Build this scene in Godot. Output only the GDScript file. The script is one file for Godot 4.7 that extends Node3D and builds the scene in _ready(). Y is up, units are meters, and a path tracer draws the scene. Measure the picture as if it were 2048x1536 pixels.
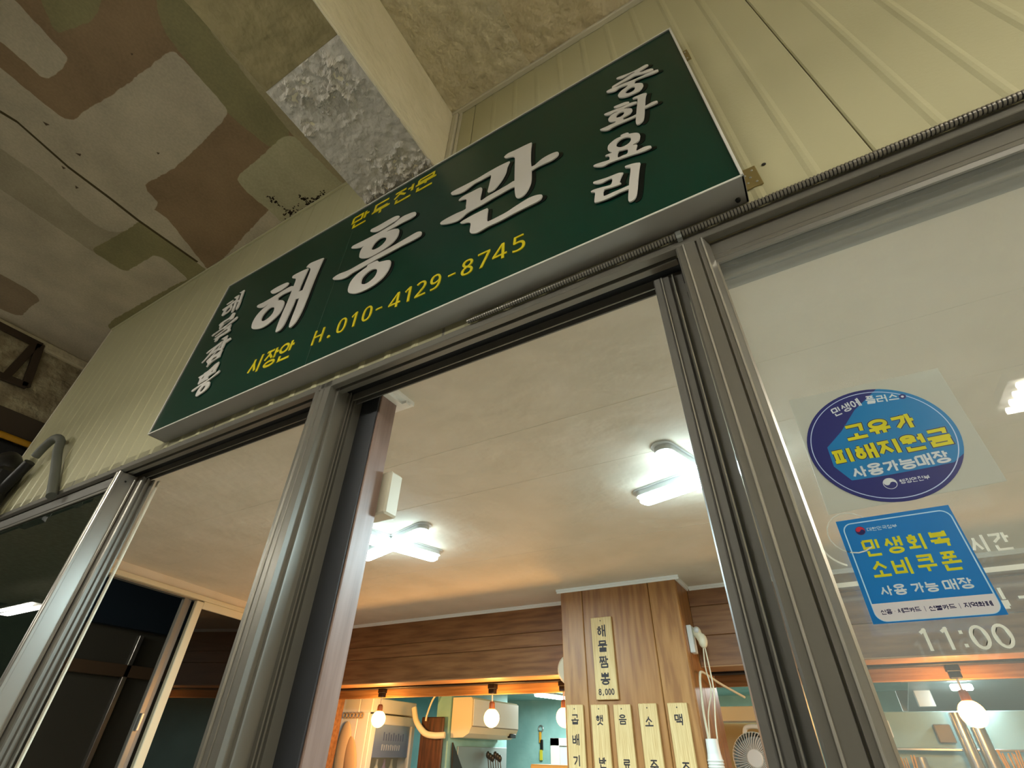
extends Node3D
# A market hall shop front seen from below: green sign board, aluminium glazing, timber dining room behind.

const GLYPHS := {
	"hae": [["953 1203 960 1217 1041 1225 1144 1214 1185 1197 1197 1176 1180 1149 1113 1134 1035 1140 989 1164"], ["835 1076 841 1095 920 1091 1033 1095 1139 1109 1225 1114 1277 1102 1312 1063 1295 1036 1196 1047 1129 1035 1139 1011 1061 1005 1021 1019 969 1009 917 1021 858 1054"], ["1024 1019 1121 1026 1147 994 1191 977 1240 942 1265 901 1271 847 1256 788 1205 746 1136 714 1057 714 976 743 924 776 899 817 888 870 900 933 939 978 987 1004", "1139 910 1153 872 1148 831 1114 803 1067 795 1029 814 1010 843 1008 885 1033 924 1069 941 1111 931"], ["1220 1235 1215 1265 1254 1270 1329 1264 1408 1251 1413 1215 1407 1097 1411 952 1413 856 1411 764 1406 682 1396 599 1369 556 1328 551 1315 568 1304 655 1302 778 1305 898 1299 1027 1294 1138 1288 1178 1266 1206"], ["1377 1281 1378 1297 1409 1317 1477 1307 1576 1285 1583 1258 1576 1154 1571 1019 1572 894 1573 774 1569 654 1548 565 1518 530 1495 522 1477 543 1469 615 1466 730 1459 859 1461 947 1460 1060 1459 1170 1450 1220 1420 1253"], ["1392 956 1448 954 1482 936 1478 863 1413 873 1389 895"]],
	"heung": [["2101 1302 2109 1320 2169 1315 2259 1317 2348 1315 2389 1297 2405 1275 2387 1246 2327 1237 2248 1229 2189 1233 2137 1263 2107 1289"], ["1924 1199 1938 1218 2013 1213 2106 1206 2209 1204 2284 1208 2369 1215 2436 1247 2516 1236 2560 1221 2579 1198 2575 1169 2537 1154 2447 1160 2357 1157 2308 1156 2275 1140 2208 1158 2134 1149 2088 1129 2050 1127 1998 1148 1941 1183"], ["2200 1163 2271 1158 2316 1151 2361 1139 2401 1123 2433 1097 2445 1055 2439 1000 2407 955 2348 928 2268 914 2195 917 2125 945 2077 982 2062 1013 2057 1076 2081 1129 2134 1149", "2320 1064 2322 1029 2296 998 2256 987 2212 993 2187 1016 2183 1037 2202 1082 2241 1102 2285 1095"], ["1822 887 1831 900 1888 907 1990 890 2102 895 2236 899 2354 903 2458 908 2553 916 2630 921 2669 906 2683 886 2677 854 2622 842 2510 845 2397 841 2286 840 2192 834 2121 828 2041 825 1989 810 1921 824 1842 865"], ["2194 805 2200 826 2255 824 2298 815 2313 790 2355 774 2405 755 2433 734 2444 697 2441 646 2415 591 2368 554 2295 531 2216 531 2146 549 2088 586 2066 614 2055 656 2060 719 2100 771 2154 794", "2318 702 2325 671 2313 630 2276 605 2231 601 2192 626 2180 656 2181 698 2214 729 2258 740 2298 724"]],
	"gwan": [["2900 1191 2904 1210 2947 1213 3031 1207 3125 1204 3205 1211 3284 1213 3351 1207 3380 1201 3382 1189 3366 1140 3358 1082 3332 1016 3304 977 3271 943 3236 942 3222 959 3225 995 3234 1067 3239 1148 3208 1154 3155 1153 3101 1157 3059 1142 3017 1128 2972 1135 2918 1166"], ["2982 1043 2988 1058 3022 1071 3087 1067 3151 1064 3172 1045 3171 1000 3169 899 3223 905 3297 910 3370 915 3432 920 3438 855 3396 856 3324 851 3251 846 3177 837 3106 835 3061 829 3026 806 2991 799 2942 812 2891 835 2852 862 2846 880 2857 891 2905 897 2981 895 3050 888 3052 924 3050 1002 3021 1025 2987 1037"], ["3340 1287 3341 1303 3369 1316 3421 1307 3487 1300 3545 1290 3553 1276 3546 1184 3544 1062 3548 986 3549 931 3548 848 3542 795 3522 740 3495 705 3468 698 3450 709 3438 736 3430 814 3427 929 3426 1087 3425 1195 3407 1237 3360 1262"], ["3536 981 3573 979 3615 1004 3662 1013 3711 1006 3733 993 3739 972 3727 945 3686 931 3628 938 3573 940 3536 935"], ["3024 754 3031 764 3081 770 3156 772 3221 767 3236 754 3235 694 3238 623 3263 612 3315 612 3379 615 3433 629 3482 639 3535 646 3583 635 3612 617 3618 600 3607 575 3577 565 3513 565 3425 564 3335 557 3243 560 3177 552 3143 564 3117 587 3110 618 3111 686 3086 717 3049 733"]],
	"jung": [["4175 1505 4185 1513 4216 1501 4265 1481 4306 1473 4347 1473 4365 1471 4377 1455 4372 1443 4348 1435 4316 1425 4328 1407 4358 1399 4380 1387 4394 1367 4390 1354 4372 1353 4338 1373 4304 1396 4281 1408 4249 1406 4201 1409 4162 1407 4140 1409 4136 1422 4146 1435 4189 1439 4238 1443 4267 1449 4294 1455 4270 1465 4238 1466 4206 1470 4188 1485"], ["4097 1405 4104 1414 4130 1411 4168 1397 4214 1385 4260 1370 4296 1359 4335 1352 4380 1343 4413 1328 4418 1317 4413 1306 4389 1306 4346 1323 4303 1340 4278 1343 4273 1325 4268 1310 4282 1300 4303 1278 4313 1256 4312 1234 4299 1208 4275 1190 4245 1193 4207 1205 4179 1225 4163 1248 4159 1271 4165 1291 4186 1313 4213 1322 4226 1327 4228 1342 4198 1358 4174 1364 4147 1355 4116 1374 4099 1396", "4266 1256 4257 1233 4238 1229 4215 1240 4204 1264 4209 1278 4230 1287 4252 1285 4265 1268"]],
	"hwa": [["4119 1160 4124 1167 4150 1163 4185 1152 4207 1135 4211 1125 4204 1113 4181 1118 4151 1126 4134 1136"], ["4054 1135 4060 1142 4090 1136 4130 1124 4171 1110 4210 1110 4244 1093 4252 1080 4247 1066 4223 1072 4192 1083 4173 1081 4189 1066 4210 1045 4216 1026 4211 1007 4194 989 4170 985 4156 982 4155 963 4172 955 4203 948 4232 944 4228 921 4200 925 4157 932 4114 940 4084 941 4060 937 4034 955 4013 983 4013 991 4044 987 4083 982 4107 978 4109 990 4086 1008 4073 1029 4072 1052 4080 1071 4101 1087 4137 1087 4111 1100 4092 1096 4072 1109", "4169 1036 4162 1018 4144 1011 4124 1020 4118 1036 4124 1054 4143 1061 4164 1054"], ["4235 1145 4243 1150 4266 1145 4297 1137 4316 1121 4313 1111 4303 1077 4288 994 4282 964 4269 894 4256 849 4238 831 4224 830 4216 845 4217 874 4223 909 4240 1000 4260 1103 4254 1123 4240 1133"], ["4281 984 4304 985 4329 986 4350 977 4356 964 4352 953 4332 952 4305 956 4279 964"]],
	"yo": [["4117 807 4126 813 4153 807 4165 794 4165 783 4187 769 4208 750 4218 725 4215 699 4205 669 4186 659 4168 654 4189 639 4190 630 4181 602 4180 582 4201 583 4227 581 4250 569 4256 554 4249 545 4226 543 4194 550 4153 564 4111 575 4069 587 4025 595 3997 592 3971 606 3943 634 3941 645 3954 648 3993 637 4028 625 4035 632 4036 654 4030 668 4015 677 4015 685 4026 688 4055 680 4045 701 4036 725 4036 748 4044 775 4068 793 4094 801 4121 797", "4169 728 4165 706 4149 689 4125 685 4102 694 4087 716 4084 736 4095 760 4121 770 4147 762 4163 746", "4088 661 4112 654 4135 643 4139 634 4132 600 4106 602 4079 608"]],
	"ri": [["3924 484 3929 490 3954 484 3997 471 4037 465 4068 459 4089 443 4085 436 4071 408 4060 375 4067 367 4065 359 4048 356 4014 364 3975 374 3968 326 3981 318 4023 316 4065 313 4108 309 4105 283 4061 287 4020 285 3978 285 3941 292 3922 299 3916 307 3920 340 3927 383 3919 397 3907 407 3906 415 3921 418 3956 409 3995 395 4018 393 4027 438 4000 445 3974 442 3951 451 3929 472"], ["4104 481 4107 492 4129 488 4158 477 4181 461 4182 456 4171 412 4155 337 4140 259 4127 205 4112 181 4093 175 4086 183 4085 202 4092 247 4111 354 4130 443 4125 460 4110 473"]],
	"smallhae": [["206 1424 238 1436 292 1441 302 1428 276 1411 231 1407"], ["175 1360 191 1374 236 1378 290 1388 326 1407 367 1397 351 1384 319 1368 341 1341 358 1312 351 1284 323 1261 283 1249 251 1244 226 1264 220 1296 218 1328", "313 1329 326 1307 310 1283 278 1278 261 1297 268 1325 290 1338"], ["299 1465 323 1474 373 1470 386 1436 396 1377 414 1304 420 1244 408 1214 388 1232 374 1303 360 1379 354 1420 333 1442"], ["357 1508 386 1509 429 1511 442 1471 460 1386 477 1314 486 1247 467 1221 452 1236 438 1303 428 1371 406 1452 393 1481"], ["371 1389 428 1371 453 1337 388 1359"]],
	"mul": [["277 1110 287 1128 336 1143 406 1149 433 1192 478 1177 480 1149 485 1102 439 1094 377 1083 350 1061 340 1032 318 1049 302 1089", "438 1114 435 1101 385 1090 353 1090 351 1108 395 1119"], ["243 993 262 1009 344 1025 434 1045 497 1071 548 1094 570 1073 554 1049 478 1026 387 1010 306 994 270 979"], ["382 1037 440 1034 452 995 400 1007"], ["319 954 415 983 460 1001 505 1019 518 1005 528 960 554 929 540 912 462 905 409 900 395 869 371 864 357 877 360 899 321 916 351 921 442 938 495 952 483 971 426 964 351 940"]],
	"jjam": [["320 757 355 774 431 794 504 817 515 803 490 769 406 764 343 741"], ["324 646 351 668 381 716 409 758 457 769 454 757 432 721 408 692 368 659 339 636"], ["438 662 480 697 491 742 512 769 512 787 523 759 505 727 484 682 456 650"], ["416 713 480 733 538 726 592 682 597 673 520 703 448 697"], ["472 852 511 860 549 864 559 853 577 786 584 729 577 696 556 705 534 759 526 817 504 836"], ["550 791 620 803 640 792 641 775 572 759"], ["413 615 409 639 452 656 531 667 560 682 592 682 592 655 602 612 602 595 550 587 504 575 479 555 467 541 451 553 454 578", "548 624 550 604 497 595 496 621"]],
	"ppong": [["409 450 471 462 474 473 523 480 568 508 585 522 637 531 650 492 646 449 650 419 609 410 575 399 592 365 555 366 507 360 471 355 455 371 454 399 440 429", "499 435 503 405 477 414", "606 460 607 433 585 448"], ["412 306 418 320 490 338 568 353 642 374 705 412 726 402 719 381 652 358 582 333 504 317 440 297"], ["565 335 626 329 652 315 668 278 658 247 625 228 582 216 553 208 526 221 515 251 518 289 535 318", "609 292 612 279 602 255 579 244 562 254 559 274 579 298"]],
}
const PAINT := [
	["b", "-1037 692 -669 483 -784 94 -1409 -9 -1325 191 -1487 592"],
	["o", "-1003 654 -856 571 -980 545 -1088 574"],
	["o", "-790 533 -736 485 -803 167 -882 165 -904 280 -879 414 -870 462"],
	["l", "-1110 715 -1086 653 -1097 615 -1103 578 -1110 543 -1118 536 -1155 533 -1189 537 -1215 543 -1211 563 -1209 630 -1218 680"],
	["l", "-1278 660 -1273 607 -1276 547 -1275 464 -1187 457 -1094 444 -984 436 -911 432 -887 429 -885 415 -887 364 -891 310 -895 281 -945 273 -1037 267 -1167 262 -1286 277 -1298 235 -1304 219 -1355 217 -1403 219 -1437 204 -1604 158 -1549 508 -1526 599"],
	["g", "-1402 561 -1446 434 -1492 427 -1483 532 -1487 592"],
	["l", "-1515 520 -1498 427 -1532 335 -1542 263 -1509 222 -1455 214 -1403 219 -1396 250 -1376 570 -1448 624"],
	["m", "-1503 587 -1509 522 -1507 427 -1538 332 -1545 254 -1509 222 -1455 214 -1409 -9 -1541 -23 -1659 130 -1661 234 -1654 470 -1639 542"],
	["o", "-1661 234 -1459 216 -1407 218 -1409 -9 -1523 -20 -1485 81 -1490 122 -1656 128 -1658 176"],
	["l", "-1648 539 -1658 469 -1667 342 -1661 234 -1659 130 -1490 122 -1488 71 -1505 -2 -1641 6 -1734 23 -1983 18 -2380 -65 -2311 234 -2281 332"],
	["b2", "-2027 415 -2038 332 -2035 263 -2048 209 -2134 210 -2222 203 -2240 260 -2250 342"],
	["o", "-1999 18 -1937 29 -1734 23 -1565 16 -1406 2 -1423 -18 -1774 -17 -1989 -9"],
	["o", "-785 110 -779 -9 -800 -11 -803 41 -849 168"],
	["g", "-1043 151 -1027 164 -989 165 -905 170 -841 175 -803 170 -784 94 -782 -13 -885 1 -1046 -3 -1038 50 -1048 101"],
	["m2", "-772 477 -735 456 -755 259 -774 -5 -791 -2 -805 169"],
]
const STAINS := ["-1000 44 -990 22 -955 22 -955 6 -977 6 -995 12 -1018 -1 -1036 2 -1010 18", "-924 11 -899 15 -861 18 -865 9 -888 6 -907 -5 -920 2", "-1008 82 -995 72 -1002 57 -1010 65", "-927 37 -916 25 -924 11 -924 26", "-1348 417 -1337 408 -1347 406", "-1421 418 -1419 408 -1428 411", "-1453 370 -1453 361 -1463 364", "-1329 499 -1323 486 -1334 490", "-1156 312 -1150 306 -1159 306", "-977 472 -973 468 -980 468"]
const JOINT := "-1399 562 -1391 529 -1413 405 -1414 300 -1418 222 -1409 38 -1400 38 -1409 220 -1405 304 -1405 408 -1384 532 -1391 565"


class MB:
	var st := SurfaceTool.new()
	var any := false
	func _init():
		st.begin(Mesh.PRIMITIVE_TRIANGLES)
	func tri(a: Vector3, b: Vector3, c: Vector3, ua := Vector2.ZERO, ub := Vector2.ZERO, uc := Vector2.ZERO):
		var n := (b - a).cross(c - a)
		if n.length_squared() < 1e-16:
			return
		n = n.normalized()
		any = true
		for k in [[a, ua], [c, uc], [b, ub]]:
			st.set_normal(n); st.set_uv(k[1]); st.add_vertex(k[0])
	func quad(a: Vector3, b: Vector3, c: Vector3, d: Vector3):
		tri(a, b, c); tri(a, c, d)
	func quv(a: Vector3, b: Vector3, c: Vector3, d: Vector3, r := Rect2(0, 0, 1, 1)):
		# a bottom left, b bottom right, c top right, d top left
		var u0 := r.position; var u1 := r.end
		tri(a, b, c, Vector2(u0.x, u1.y), u1, Vector2(u1.x, u0.y)); tri(a, c, d, Vector2(u0.x, u1.y), Vector2(u1.x, u0.y), u0)
	func sm(a: Vector3, b: Vector3, c: Vector3, na: Vector3, nb: Vector3, nc: Vector3):
		if (b - a).cross(c - a).length_squared() < 1e-18:
			return
		any = true
		for k in [[a, na], [c, nc], [b, nb]]:
			st.set_normal(k[1]); st.set_uv(Vector2.ZERO); st.add_vertex(k[0])
	func box(lo: Vector3, hi: Vector3, bev := 0.0, t := Transform3D()):
		var c := (lo + hi) / 2.0; var h := (hi - lo) / 2.0
		h = h.abs()
		bev = minf(bev, minf(h.x, minf(h.y, h.z)) * 0.6)
		var f := func(x: int, y: int, z: int, ax: int) -> Vector3:
			var v := Vector3(x * (h.x - (0.0 if ax == 0 else bev)), y * (h.y - (0.0 if ax == 1 else bev)), z * (h.z - (0.0 if ax == 2 else bev)))
			return t * (c + v)
		for s in [-1, 1]:
			var q := [[f.call(s, -1, -1, 0), f.call(s, 1, -1, 0), f.call(s, 1, 1, 0), f.call(s, -1, 1, 0)], [f.call(-1, s, -1, 1), f.call(-1, s, 1, 1), f.call(1, s, 1, 1), f.call(1, s, -1, 1)], [f.call(-1, -1, s, 2), f.call(1, -1, s, 2), f.call(1, 1, s, 2), f.call(-1, 1, s, 2)]]
			for k in q:
				if s > 0: quad(k[0], k[1], k[2], k[3])
				else: quad(k[3], k[2], k[1], k[0])
		if bev > 0.0:
			var mid := t * c
			for s1 in [-1, 1]:
				for s2 in [-1, 1]:
					face([f.call(s1, s2, -1, 0), f.call(s1, s2, 1, 0), f.call(s1, s2, 1, 1), f.call(s1, s2, -1, 1)], mid)
					face([f.call(s1, -1, s2, 0), f.call(s1, 1, s2, 0), f.call(s1, 1, s2, 2), f.call(s1, -1, s2, 2)], mid)
					face([f.call(-1, s1, s2, 1), f.call(1, s1, s2, 1), f.call(1, s1, s2, 2), f.call(-1, s1, s2, 2)], mid)
					for s3 in [-1, 1]:
						face([f.call(s1, s2, s3, 0), f.call(s1, s2, s3, 1), f.call(s1, s2, s3, 2)], mid)
	func face(p: Array, mid: Vector3):
		var n: Vector3 = (p[1] - p[0]).cross(p[2] - p[0])
		if n.dot(p[0] - mid) < 0.0:
			p.reverse()
		if p.size() == 3: tri(p[0], p[1], p[2])
		else: quad(p[0], p[1], p[2], p[3])
	# poly in (u, v); basis t maps (u, v, w); extruded along w from w0 to w1. Back cap optional.
	func prism(poly: PackedVector2Array, t: Transform3D, w0: float, w1: float, back := true, front := true):
		if Geometry2D.is_polygon_clockwise(poly):
			poly = poly.duplicate(); poly.reverse()
		var tr := Geometry2D.triangulate_polygon(poly)
		for i in range(0, tr.size(), 3):
			var a := poly[tr[i]]; var b := poly[tr[i + 1]]; var c := poly[tr[i + 2]]
			if (b - a).cross(c - a) < 0.0:
				var k := b; b = c; c = k
			if front: tri(t * Vector3(a.x, a.y, w1), t * Vector3(b.x, b.y, w1), t * Vector3(c.x, c.y, w1))
			if back: tri(t * Vector3(a.x, a.y, w0), t * Vector3(c.x, c.y, w0), t * Vector3(b.x, b.y, w0))
		walls(poly, t, w0, w1)
	func walls(poly: PackedVector2Array, t: Transform3D, w0: float, w1: float):
		for i in poly.size():
			var a := poly[i]; var b := poly[(i + 1) % poly.size()]
			quad(t * Vector3(a.x, a.y, w0), t * Vector3(b.x, b.y, w0), t * Vector3(b.x, b.y, w1), t * Vector3(a.x, a.y, w1))
	func tube(path: Array, r: float, sides := 10, caps := true, rr: Array = []):
		var ring := []; var nn := []
		var up := Vector3(0.123, 0.9, 0.31)
		for i in path.size():
			var d: Vector3 = (path[mini(i + 1, path.size() - 1)] - path[maxi(i - 1, 0)]).normalized()
			if absf(d.dot(up.normalized())) > 0.97: up = Vector3(0.9, 0.1, 0.2)
			var x := up.cross(d).normalized(); var y := d.cross(x)
			up = y
			var q := []; var m := []
			for k in sides:
				var a := TAU * k / sides
				var n := x * cos(a) + y * sin(a)
				var rad: float = r if rr.is_empty() else rr[i]
				q.append(path[i] + n * rad); m.append(n)
			ring.append(q); nn.append(m)
		for i in path.size() - 1:
			for k in sides:
				var l := (k + 1) % sides
				sm(ring[i][k], ring[i][l], ring[i + 1][l], nn[i][k], nn[i][l], nn[i + 1][l])
				sm(ring[i][k], ring[i + 1][l], ring[i + 1][k], nn[i][k], nn[i + 1][l], nn[i + 1][k])
		if caps:
			for k in range(1, sides - 1):
				tri(ring[0][0], ring[0][k + 1], ring[0][k])
				var e: Array = ring[-1]
				tri(e[0], e[k], e[k + 1])
	# profile of (radius, height) turned round the y axis of t
	func lathe(prof: Array, t := Transform3D(), seg := 24):
		for i in prof.size() - 1:
			var p: Vector2 = prof[i]; var q: Vector2 = prof[i + 1]
			var d := (q - p)
			var n2 := Vector2(d.y, -d.x).normalized()
			for k in seg:
				var a := TAU * k / seg; var b := TAU * (k + 1) / seg
				var f := func(r: Vector2, g: float) -> Vector3: return t * Vector3(r.x * cos(g), r.y, -r.x * sin(g))
				var nf := func(g: float) -> Vector3: return (t.basis * Vector3(n2.x * cos(g), n2.y, -n2.x * sin(g))).normalized()
				sm(f.call(p, a), f.call(p, b), f.call(q, b), nf.call(a), nf.call(b), nf.call(b))
				sm(f.call(p, a), f.call(q, b), f.call(q, a), nf.call(a), nf.call(b), nf.call(a))
	func ball(c: Vector3, r: Vector3, seg := 24, rows := 14, t := Basis()):
		for i in rows:
			for k in seg:
				var f := func(u: int, v: int) -> Vector3:
					var th := PI * u / rows; var ph := TAU * v / seg
					return Vector3(sin(th) * cos(ph), cos(th), -sin(th) * sin(ph))
				var p := [f.call(i, k), f.call(i + 1, k), f.call(i + 1, k + 1), f.call(i, k + 1)]
				var w := p.map(func(e): return c + t * (e * r))
				var n := p.map(func(e): return (t * (e / r)).normalized())
				sm(w[0], w[1], w[2], n[0], n[1], n[2]); sm(w[0], w[2], w[3], n[0], n[2], n[3])
	func mesh() -> ArrayMesh:
		return st.commit()

# ---------------------------------------------------------------- nodes
var taken := {}
func numbered(called: String) -> String:
	var k: int = taken.get(called, 0)
	taken[called] = k + 1
	return called if k == 0 else "%s_%03d" % [called, k]

func part(called: String, mb, m: Material, parent: Node) -> MeshInstance3D:
	var o := MeshInstance3D.new()
	o.name = called
	o.mesh = mb.mesh() if mb is MB else mb
	o.material_override = m
	parent.add_child(o, true)
	return o

func tag(o: Node3D, label: String, category: String, group := "") -> Node3D:
	o.set_meta("label", label); o.set_meta("category", category)
	if group: o.set_meta("group", group)
	return o

func thing(called: String, label: String, category: String, at := Vector3.ZERO, turn := 0.0, group := "") -> Node3D:
	var o := Node3D.new()
	o.name = numbered(called); add_child(o)
	o.position = at; o.rotation.y = turn
	return tag(o, label, category, group)

func solo(called: String, mb, m: Material, label: String, category: String, group := "") -> MeshInstance3D:
	var o := part(numbered(called), mb, m, self)
	tag(o, label, category, group)
	return o

func struct(called: String, mb, m: Material, label := "") -> MeshInstance3D:
	var o := part(called, mb, m, self)
	o.set_meta("kind", "structure")
	if label: o.set_meta("label", label)
	return o

func struct_root(called: String, label := "") -> Node3D:
	var o := Node3D.new()
	o.name = called; add_child(o); o.set_meta("kind", "structure")
	if label: o.set_meta("label", label)
	return o

func bx(lo: Vector3, hi: Vector3, bev := 0.0) -> MB:
	var b := MB.new(); b.box(lo, hi, bev); return b

func along_y(poly: PackedVector2Array, y0: float, y1: float) -> MB:
	# poly in (x, z); extruded upwards
	var b := MB.new()
	b.prism(poly, Transform3D(Basis(Vector3(1, 0, 0), Vector3(0, 0, 1), Vector3(0, -1, 0)), Vector3.ZERO), -y1, -y0)
	return b

func pv(s: String, k := 1.0) -> PackedVector2Array:
	var f := s.split_floats(" ", false)
	var o := PackedVector2Array()
	for i in range(0, f.size() - 1, 2): o.append(Vector2(f[i], f[i + 1]) * k)
	return o

func smooth(p: PackedVector2Array, sub := 3) -> PackedVector2Array:
	var o := PackedVector2Array(); var n := p.size()
	for i in n:
		var a := p[(i - 1 + n) % n]; var b := p[i]; var c := p[(i + 1) % n]; var d := p[(i + 2) % n]
		for k in sub:
			o.append(b.cubic_interpolate(c, a, d, float(k) / sub) if (c - b).length() > 0.004 else b.lerp(c, float(k) / sub))
	return o

func with_holes(outer: PackedVector2Array, holes: Array) -> Array:
	var list := [outer]
	for h in holes:
		var cx := 0.0
		for v in h: cx += v.x / h.size()
		var out := []
		for p in list:
			for half in [PackedVector2Array([Vector2(-99, -99), Vector2(cx, -99), Vector2(cx, 99), Vector2(-99, 99)]), PackedVector2Array([Vector2(cx, -99), Vector2(99, -99), Vector2(99, 99), Vector2(cx, 99)])]:
				for q in Geometry2D.intersect_polygons(p, half):
					for r in Geometry2D.clip_polygons(q, h):
						if not Geometry2D.is_polygon_clockwise(r): out.append(r)
		list = out
	return list

# ---------------------------------------------------------------- materials
func mat(c: Color, rough := 0.7, metal := 0.0, spec := 0.5) -> StandardMaterial3D:
	var m := StandardMaterial3D.new()
	m.albedo_color = c; m.roughness = rough; m.metallic = metal; m.metallic_specular = spec
	return m

func noise_tex(freq: float, normal := false, ramp: Gradient = null, sd := 1, strength := 6.0, oct := 4) -> NoiseTexture2D:
	var n := FastNoiseLite.new()
	n.noise_type = FastNoiseLite.TYPE_SIMPLEX_SMOOTH
	n.frequency = freq; n.seed = sd; n.fractal_octaves = oct
	var t := NoiseTexture2D.new()
	t.width = 512; t.height = 512; t.seamless = true; t.noise = n
	t.as_normal_map = normal; t.bump_strength = strength
	if ramp: t.color_ramp = ramp
	return t

func ramp(a: Color, b: Color, c = null, p0 := 0.25, p1 := 0.75) -> Gradient:
	var g := Gradient.new()
	g.offsets = PackedFloat32Array([p0, p1]) if c == null else PackedFloat32Array([p0, 0.5, p1])
	g.colors = PackedColorArray([a, b]) if c == null else PackedColorArray([a, b, c])
	return g

func tri_map(m: StandardMaterial3D, s: Vector3, world := true) -> StandardMaterial3D:
	m.uv1_triplanar = true; m.uv1_world_triplanar = world; m.uv1_scale = s
	m.uv1_triplanar_sharpness = 4.0
	return m

func rough_mat(a: Color, b: Color, freq: float, scale: float, rough := 0.9, bump := 0.6, sd := 1) -> StandardMaterial3D:
	var m := mat(Color.WHITE, rough)
	m.albedo_texture = noise_tex(freq, false, ramp(a, b), sd)
	m.normal_enabled = bump > 0.0
	if bump > 0.0:
		m.normal_texture = noise_tex(0.03, true, null, sd + 5, 8.0, 5); m.normal_scale = bump
	return tri_map(m, Vector3.ONE * scale)

func wood(a: Color, b: Color, c: Color, s: Vector3, rough := 0.5, sd := 3) -> StandardMaterial3D:
	var m := mat(Color.WHITE, rough)
	m.albedo_texture = noise_tex(0.012, false, ramp(a, b, c, 0.2, 0.8), sd, 6.0, 5)
	m.roughness_texture = null
	return tri_map(m, s)

func glow(c: Color, e: float) -> StandardMaterial3D:
	var m := mat(Color(c.r * 0.9, c.g * 0.9, c.b * 0.9), 0.4)
	m.emission_enabled = true; m.emission = c; m.emission_energy_multiplier = e
	return m

func glass(tint: Color) -> StandardMaterial3D:
	var m := mat(tint, 0.0, 0.0, 0.5)
	m.transparency = BaseMaterial3D.TRANSPARENCY_ALPHA
	return m

# ---------------------------------------------------------------- print: polygons drawn into an Image
func fill(img: Image, pts: PackedVector2Array, col: Color):
	var w := img.get_width(); var h := img.get_height()
	var y0 := 1e9; var y1 := -1e9; var x0 := 1e9; var x1 := -1e9
	for p in pts:
		y0 = minf(y0, p.y); y1 = maxf(y1, p.y); x0 = minf(x0, p.x); x1 = maxf(x1, p.x)
	var n := pts.size()
	var ax := clampi(int(x0) - 1, 0, w - 1); var bx_ := clampi(int(x1) + 1, 0, w - 1)
	for y in range(clampi(int(y0), 0, h - 1), clampi(int(y1) + 1, 0, h - 1) + 1):
		var cov := PackedFloat32Array(); cov.resize(bx_ - ax + 2)
		var hit := false
		for sub in 3:
			var yy := y + (sub + 0.5) / 3.0
			var xs := PackedFloat32Array()
			for i in n:
				var a := pts[i]; var b := pts[(i + 1) % n]
				if (a.y <= yy) != (b.y <= yy): xs.append(a.x + (yy - a.y) / (b.y - a.y) * (b.x - a.x))
			xs.sort()
			for i in range(0, xs.size() - 1, 2):
				var u := clampf(xs[i], ax, bx_ + 1); var v := clampf(xs[i + 1], ax, bx_ + 1)
				if v <= u: continue
				hit = true
				var iu := int(u); var iv := int(v)
				if iu == iv: cov[iu - ax] += (v - u) / 3.0
				else:
					cov[iu - ax] += (iu + 1 - u) / 3.0
					cov[iv - ax] += (v - iv) / 3.0
					for k in range(iu + 1, iv): cov[k - ax] += 1.0 / 3.0
		if hit:
			for k in range(ax, bx_ + 1):
				var f := minf(cov[k - ax] * col.a, 1.0)
				if f > 0.99: img.set_pixel(k, y, Color(col, 1.0))
				elif f > 0.01: img.set_pixel(k, y, img.get_pixel(k, y).lerp(Color(col, 1.0), f))

func circle_pts(c: Vector2, r: Vector2, n := 48) -> PackedVector2Array:
	var o := PackedVector2Array()
	for i in n: o.append(c + Vector2(cos(TAU * i / n) * r.x, sin(TAU * i / n) * r.y))
	return o

func rr_pts(r: Rect2, rad: float) -> PackedVector2Array:
	var o := PackedVector2Array()
	for k in 4:
		var c := Vector2(r.end.x - rad if k in [0, 3] else r.position.x + rad, r.end.y - rad if k < 2 else r.position.y + rad)
		for i in 9: o.append(c + Vector2.from_angle(PI / 2 * (k + i / 8.0)) * rad)
	return o

# ---------------------------------------------------------------- Hangul strokes: unit boxes, y downwards
const LEADS := "ㄱㄲㄴㄷㄸㄹㅁㅂㅃㅅㅆㅇㅈㅉㅊㅋㅌㅍㅎ"
const VOWELS := "ㅏㅐㅑㅒㅓㅔㅕㅖㅗㅘㅙㅚㅛㅜㅝㅞㅟㅠㅡㅢㅣ"
const TAILS := " ㄱㄲㄳㄴㄵㄶㄷㄹㄺㄻㄼㄽㄾㄿㅀㅁㅂㅄㅅㅆㅇㅈㅊㅋㅌㅍㅎ"

func ring(r := Rect2(0, 0, 1, 1)) -> Array:
	var o := []
	for i in 25: o.append(r.position + r.size * (Vector2(0.5, 0.5) + Vector2(cos(TAU * i / 24), sin(TAU * i / 24)) * 0.5))
	return o

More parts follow.
